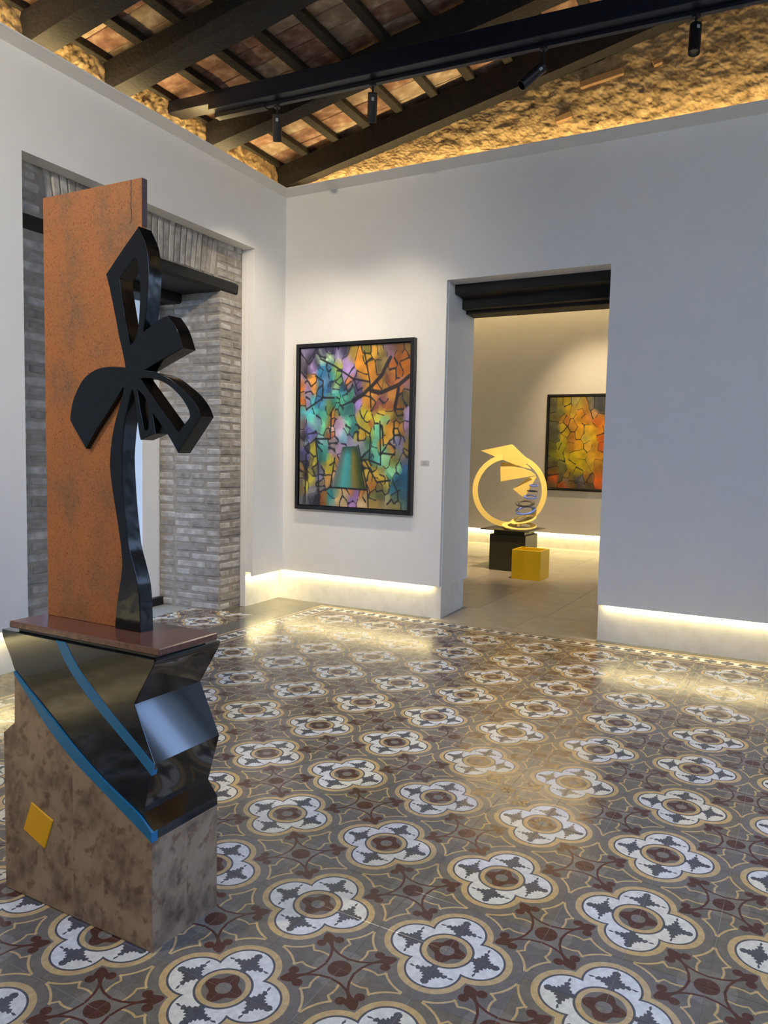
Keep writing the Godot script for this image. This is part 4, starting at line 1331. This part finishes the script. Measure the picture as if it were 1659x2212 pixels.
func build_beam_and_spots() -> void:
	var warm := srgb(255, 240, 214)
	var b := thing("steel_beam", "blue-black steel beam carrying the spotlights below the rafters", "beam", lp(0, 3.585, 1.185))
	b.rotation.y = TURN
	var st := new_st()
	cbox(st, Vector3(0.19, 0, -0.065), Vector3(6.1, 0.115, 0.065), 0.003)
	cbox(st, Vector3(-0.32, 0.035, -0.064), Vector3(0.2, 0.114, 0.064), 0.003)
	obj("beam_body", st, M.steel_blue_black, b)
	st = new_st()
	cbox(st, Vector3(0.5, -0.020, -0.05), Vector3(5.9, 0.0, -0.015), 0.001)
	obj("track", st, M.steel_blue_black, b)
	st = new_st()
	cbox(st, Vector3(0.19, -0.026, -0.062), Vector3(0.6, 0.0, -0.005), 0.001)
	obj("feed_box", st, M.fixture_black, b)
	var y := 3.563
	var g := "spotlights on the steel beam"
	fixture("black spotlight at the coped end of the steel beam, nearest the left wall", lp(0.69, 3.555, 1.157), Vector3(-2.75, 1.0, -3.5), 2.0, 44.0, warm, g)
	fixture("black spotlight hanging straight down in front of the roof tiles", lp(1.40, y, 1.157), Vector3(-2.05, 0.9, -3.63), 2.1, 42.0, warm, g)
	fixture("black spotlight tilted up sideways under the steel beam", lp(2.475, y, 1.157), lp(2.475, y, 1.157) + Vector3(-0.62, -0.72, 0.5), 0.0, 30.0, warm, g, 0.1)
	fixture("black spotlight hanging in front of the rubble gable", lp(3.27, y, 1.157), Vector3(0.6, 0.0, -1.6), 5.0, 40.0, warm, g)
	var b2 := thing("steel_beam", "second steel beam with spotlights over the near half of the room", "beam", lp(0, 3.585, 6.0))
	b2.rotation.y = TURN
	st = new_st()
	cbox(st, Vector3(-0.3, 0, -0.065), Vector3(6.1, 0.115, 0.065), 0.002)
	obj("beam_body", st, M.steel_blue_black, b2)
	var g2 := "spotlights on the second beam"
	fixture("black spotlight on the second beam aimed at the palm", lp(3.0, 3.585, 6.0), Vector3(-0.6, 2.0, 0.3), 3.2, 25.0, warm, g2)
	fixture("black spotlight on the second beam aimed past the palm at the floor", lp(0.8, 3.585, 6.0), Vector3(-0.1, 0.0, -1.0), 5.5, 28.0, warm, g2)
	fixture("black spotlight on the second beam aimed at the left wall", lp(1.5, 3.585, 6.0), Vector3(-2.78, 2.6, -1.7), 10.5, 32.0, warm, g2, 0.3)


# a glowing strip and the light it gives: from a to b, shining towards dir
func strip(label: String, a: Vector3, b: Vector3, dir: Vector3, wide: float, per_metre: float, m: String, group: String, color: Color) -> void:
	var t := thing("led_strip", label, "light", (a + b) / 2, group)
	var along := (b - a).normalized()
	var z := -dir.normalized()
	var y := z.cross(along).normalized()
	var bs := Basis(along, y, z)
	var len := a.distance_to(b)
	var st := new_st()
	cbox(st, Vector3(-len / 2, -wide / 2, 0.0), Vector3(len / 2, wide / 2, 0.005), 0.0, 0.0, Transform3D(bs, Vector3.ZERO))
	obj("diodes", st, M[m], t)
	var l := AreaLight3D.new()
	l.name = "strip_light"
	l.light_color = color
	l.area_size = Vector2(len, wide)
	l.light_energy = per_metre * len
	l.area_range = 12.0
	l.area_attenuation = 2.0
	l.shadow_enabled = true
	t.add_child(l)
	l.transform = Transform3D(bs, dir.normalized() * 0.002)


func build_led_strips() -> void:
	var g := "light strips in the base recesses"
	var c := srgb(255, 234, 170)
	var amber := srgb(255, 228, 164)
	var down := Vector3.DOWN
	strip("warm light strip under the cladding below the tall painting", Vector3(-2.86, 0.264, -3.6575), Vector3(-1.40, 0.264, -3.6575), down, 0.018, 0.30, "led_warm", g, c)
	strip("warm light strip under the cladding right of the doorway", Vector3(-0.07, 0.264, -3.6575), Vector3(3.25, 0.264, -3.6575), down, 0.018, 0.30, "led_warm", g, c)
	strip("warm light strip under the cladding between the bricks and the corner", lp(-0.045, 0.264, 0.02), lp(-0.045, 0.264, 0.42), down, 0.018, 0.30, "led_warm", g, c)
	strip("warm light strip under the left cladding in front of the bricks", lp(-0.045, 0.264, 2.6), lp(-0.045, 0.264, 6.9), down, 0.018, 0.30, "led_warm", g, c)
	strip("warm light strip along the foot of the wall in the second room", Vector3(-4.6, 0.222, -8.895), Vector3(2.5, 0.222, -8.895), down, 0.018, 0.5, "led_warm", g, c)
	var g2 := "light strips on the cove ledges"
	strip("amber light strip on the ledge below the rubble gable", Vector3(-2.8, 3.412, -3.72), Vector3(3.2, 3.412, -3.72), Vector3(0, 1, -0.25), 0.016, 0.60, "led_amber", g2, amber)
	strip("amber light strip on the ledge of the left wall", lp(-0.075, 3.412, 0.0), lp(-0.075, 3.412, 6.9), Vector3(-0.15, 1, 0), 0.016, 0.60, "led_amber", g2, amber)
	strip("warm light strip at the ceiling of the second room", Vector3(-4.6, 3.45, -8.8), Vector3(2.5, 3.45, -8.8), Vector3(0, 1, -0.2), 0.016, 9.0, "led_amber", g2, srgb(255, 220, 150))
	var warm := srgb(255, 224, 176)
	fixture("black spotlight of the second room above the golden painting", Vector3(-1.6, 3.6, -7.4), Vector3(-1.35, 1.6, -8.87), 3.6, 36.0, warm, "spotlights of the second room")
	fixture("black spotlight of the second room above the yellow ring", Vector3(-1.0, 3.6, -5.4), Vector3(-1.8, 0.8, -6.6), 16.0, 26.0, warm, "spotlights of the second room")


# ---------------------------------------------------------------- things in the second room

func flat_ring(st: SurfaceTool, ro: float, ri: float, thick: float, xf: Transform3D, sides := 56) -> void:
	lathe(st, [Vector2(ri, -thick / 2), Vector2(ro, -thick / 2), Vector2(ro, thick / 2), Vector2(ri, thick / 2), Vector2(ri, -thick / 2)], sides, xf)


func build_far_sculpture() -> void:
	var p := thing("pedestal", "black cube pedestal with an overhanging thin top in the second room", "pedestal", Vector3(-1.785, 0, -6.61))
	box_obj("body", Vector3(-0.21, 0, -0.21), Vector3(0.21, 0.405, 0.21), M.pedestal_black, p, 0.003)
	box_obj("neck", Vector3(-0.17, 0.405, -0.17), Vector3(0.19, 0.452, 0.19), M.pedestal_black, p, 0.002)
	box_obj("top", Vector3(-0.32, 0.452, -0.34), Vector3(0.26, 0.462, 0.25), M.pedestal_top, p, 0.002)
	var box := thing("yellow_box", "open yellow box on the floor in front of the black pedestal", "box", Vector3(-1.405, 0, -6.085))
	var st := new_st()
	var h := 0.155
	var th := 0.02
	cbox(st, Vector3(-h, 0, h - th), Vector3(h, 0.308, h), 0.002)
	cbox(st, Vector3(-h, 0, -h), Vector3(h, 0.308, -h + th), 0.002)
	cbox(st, Vector3(-h, 0, -h + th), Vector3(-h + th, 0.308, h - th))
	cbox(st, Vector3(h - th, 0, -h + th), Vector3(h, 0.308, h - th))
	cbox(st, Vector3(-h + th, 0.0, -h + th), Vector3(h - th, 0.02, h - th))
	obj("box_body", st, M.yellow_box, box)
	var at := Vector3(-1.785, 0.462, -6.65)
	var t := thing("ring_sculpture", "pale yellow ring sculpture with triangular blades and a coil of small rings", "sculpture", at)
	st = new_st()
	var facing := Basis(Vector3.UP, 0.32) * Basis(Vector3(1, 0, 0), PI / 2)
	flat_ring(st, 0.421, 0.362, 0.03, Transform3D(facing, Vector3(-1.868, 0.890, -6.65) - at), 72)
	obj("ring", st, M.pale_yellow, t)
	var blades := [[[-2.218, 1.340, -1.842, 1.417, -1.636, 1.238, -1.671, 1.189, -1.777, 1.179], 0.03, 0.04], [[-2.002, 1.210, -1.682, 1.186, -1.643, 1.142, -1.779, 1.169, -2.000, 1.161], -0.06, -0.05], [[-1.977, 1.159, -1.834, 1.167, -1.714, 1.152, -1.619, 1.119, -1.550, 1.073, -1.968, 0.992], 0.02, 0.03], [[-1.812, 0.911, -1.677, 0.811, -1.546, 1.049], 0.03, 0.04], [[-1.830, 0.912, -1.658, 1.045, -1.572, 1.063, -1.564, 1.048], -0.03, -0.02]]
	for e in blades:
		var q := pts(e[0])
		for k in q.size():
			q[k] -= Vector2(at.x, at.y)
		st = new_st()
		slab(st, q, [], e[1], e[1] + 0.012, 0.001)
		obj("blade", st, M.pale_yellow, t)
	# the coil: [x, y, outer radius, tilt towards the viewer, tilt sideways, material]
	for e in [[-1.716, 0.503, 0.195, 0.15, -0.05, "pale_yellow"], [-1.668, 0.573, 0.148, 0.28, 0.16, "pale_yellow"], [-1.647, 0.680, 0.115, 0.42, 0.05, "coil_blue"], [-1.651, 0.755, 0.108, 0.28, -0.04, "coil_dark"], [-1.597, 0.833, 0.078, 0.22, -0.1, "coil_blue"], [-1.575, 0.899, 0.06, 0.05, -0.06, "coil_dark"], [-1.560, 0.963, 0.05, 0.2, -0.06, "coil_blue"]]:
		st = new_st()
		flat_ring(st, e[2], e[2] * 0.66, 0.008, Transform3D(Basis(Vector3(0, 0, 1), e[4]) * Basis(Vector3(1, 0, 0), e[3]), Vector3(e[0], e[1], -6.58) - at), 40)
		obj("coil_ring", st, M[e[5]], t)
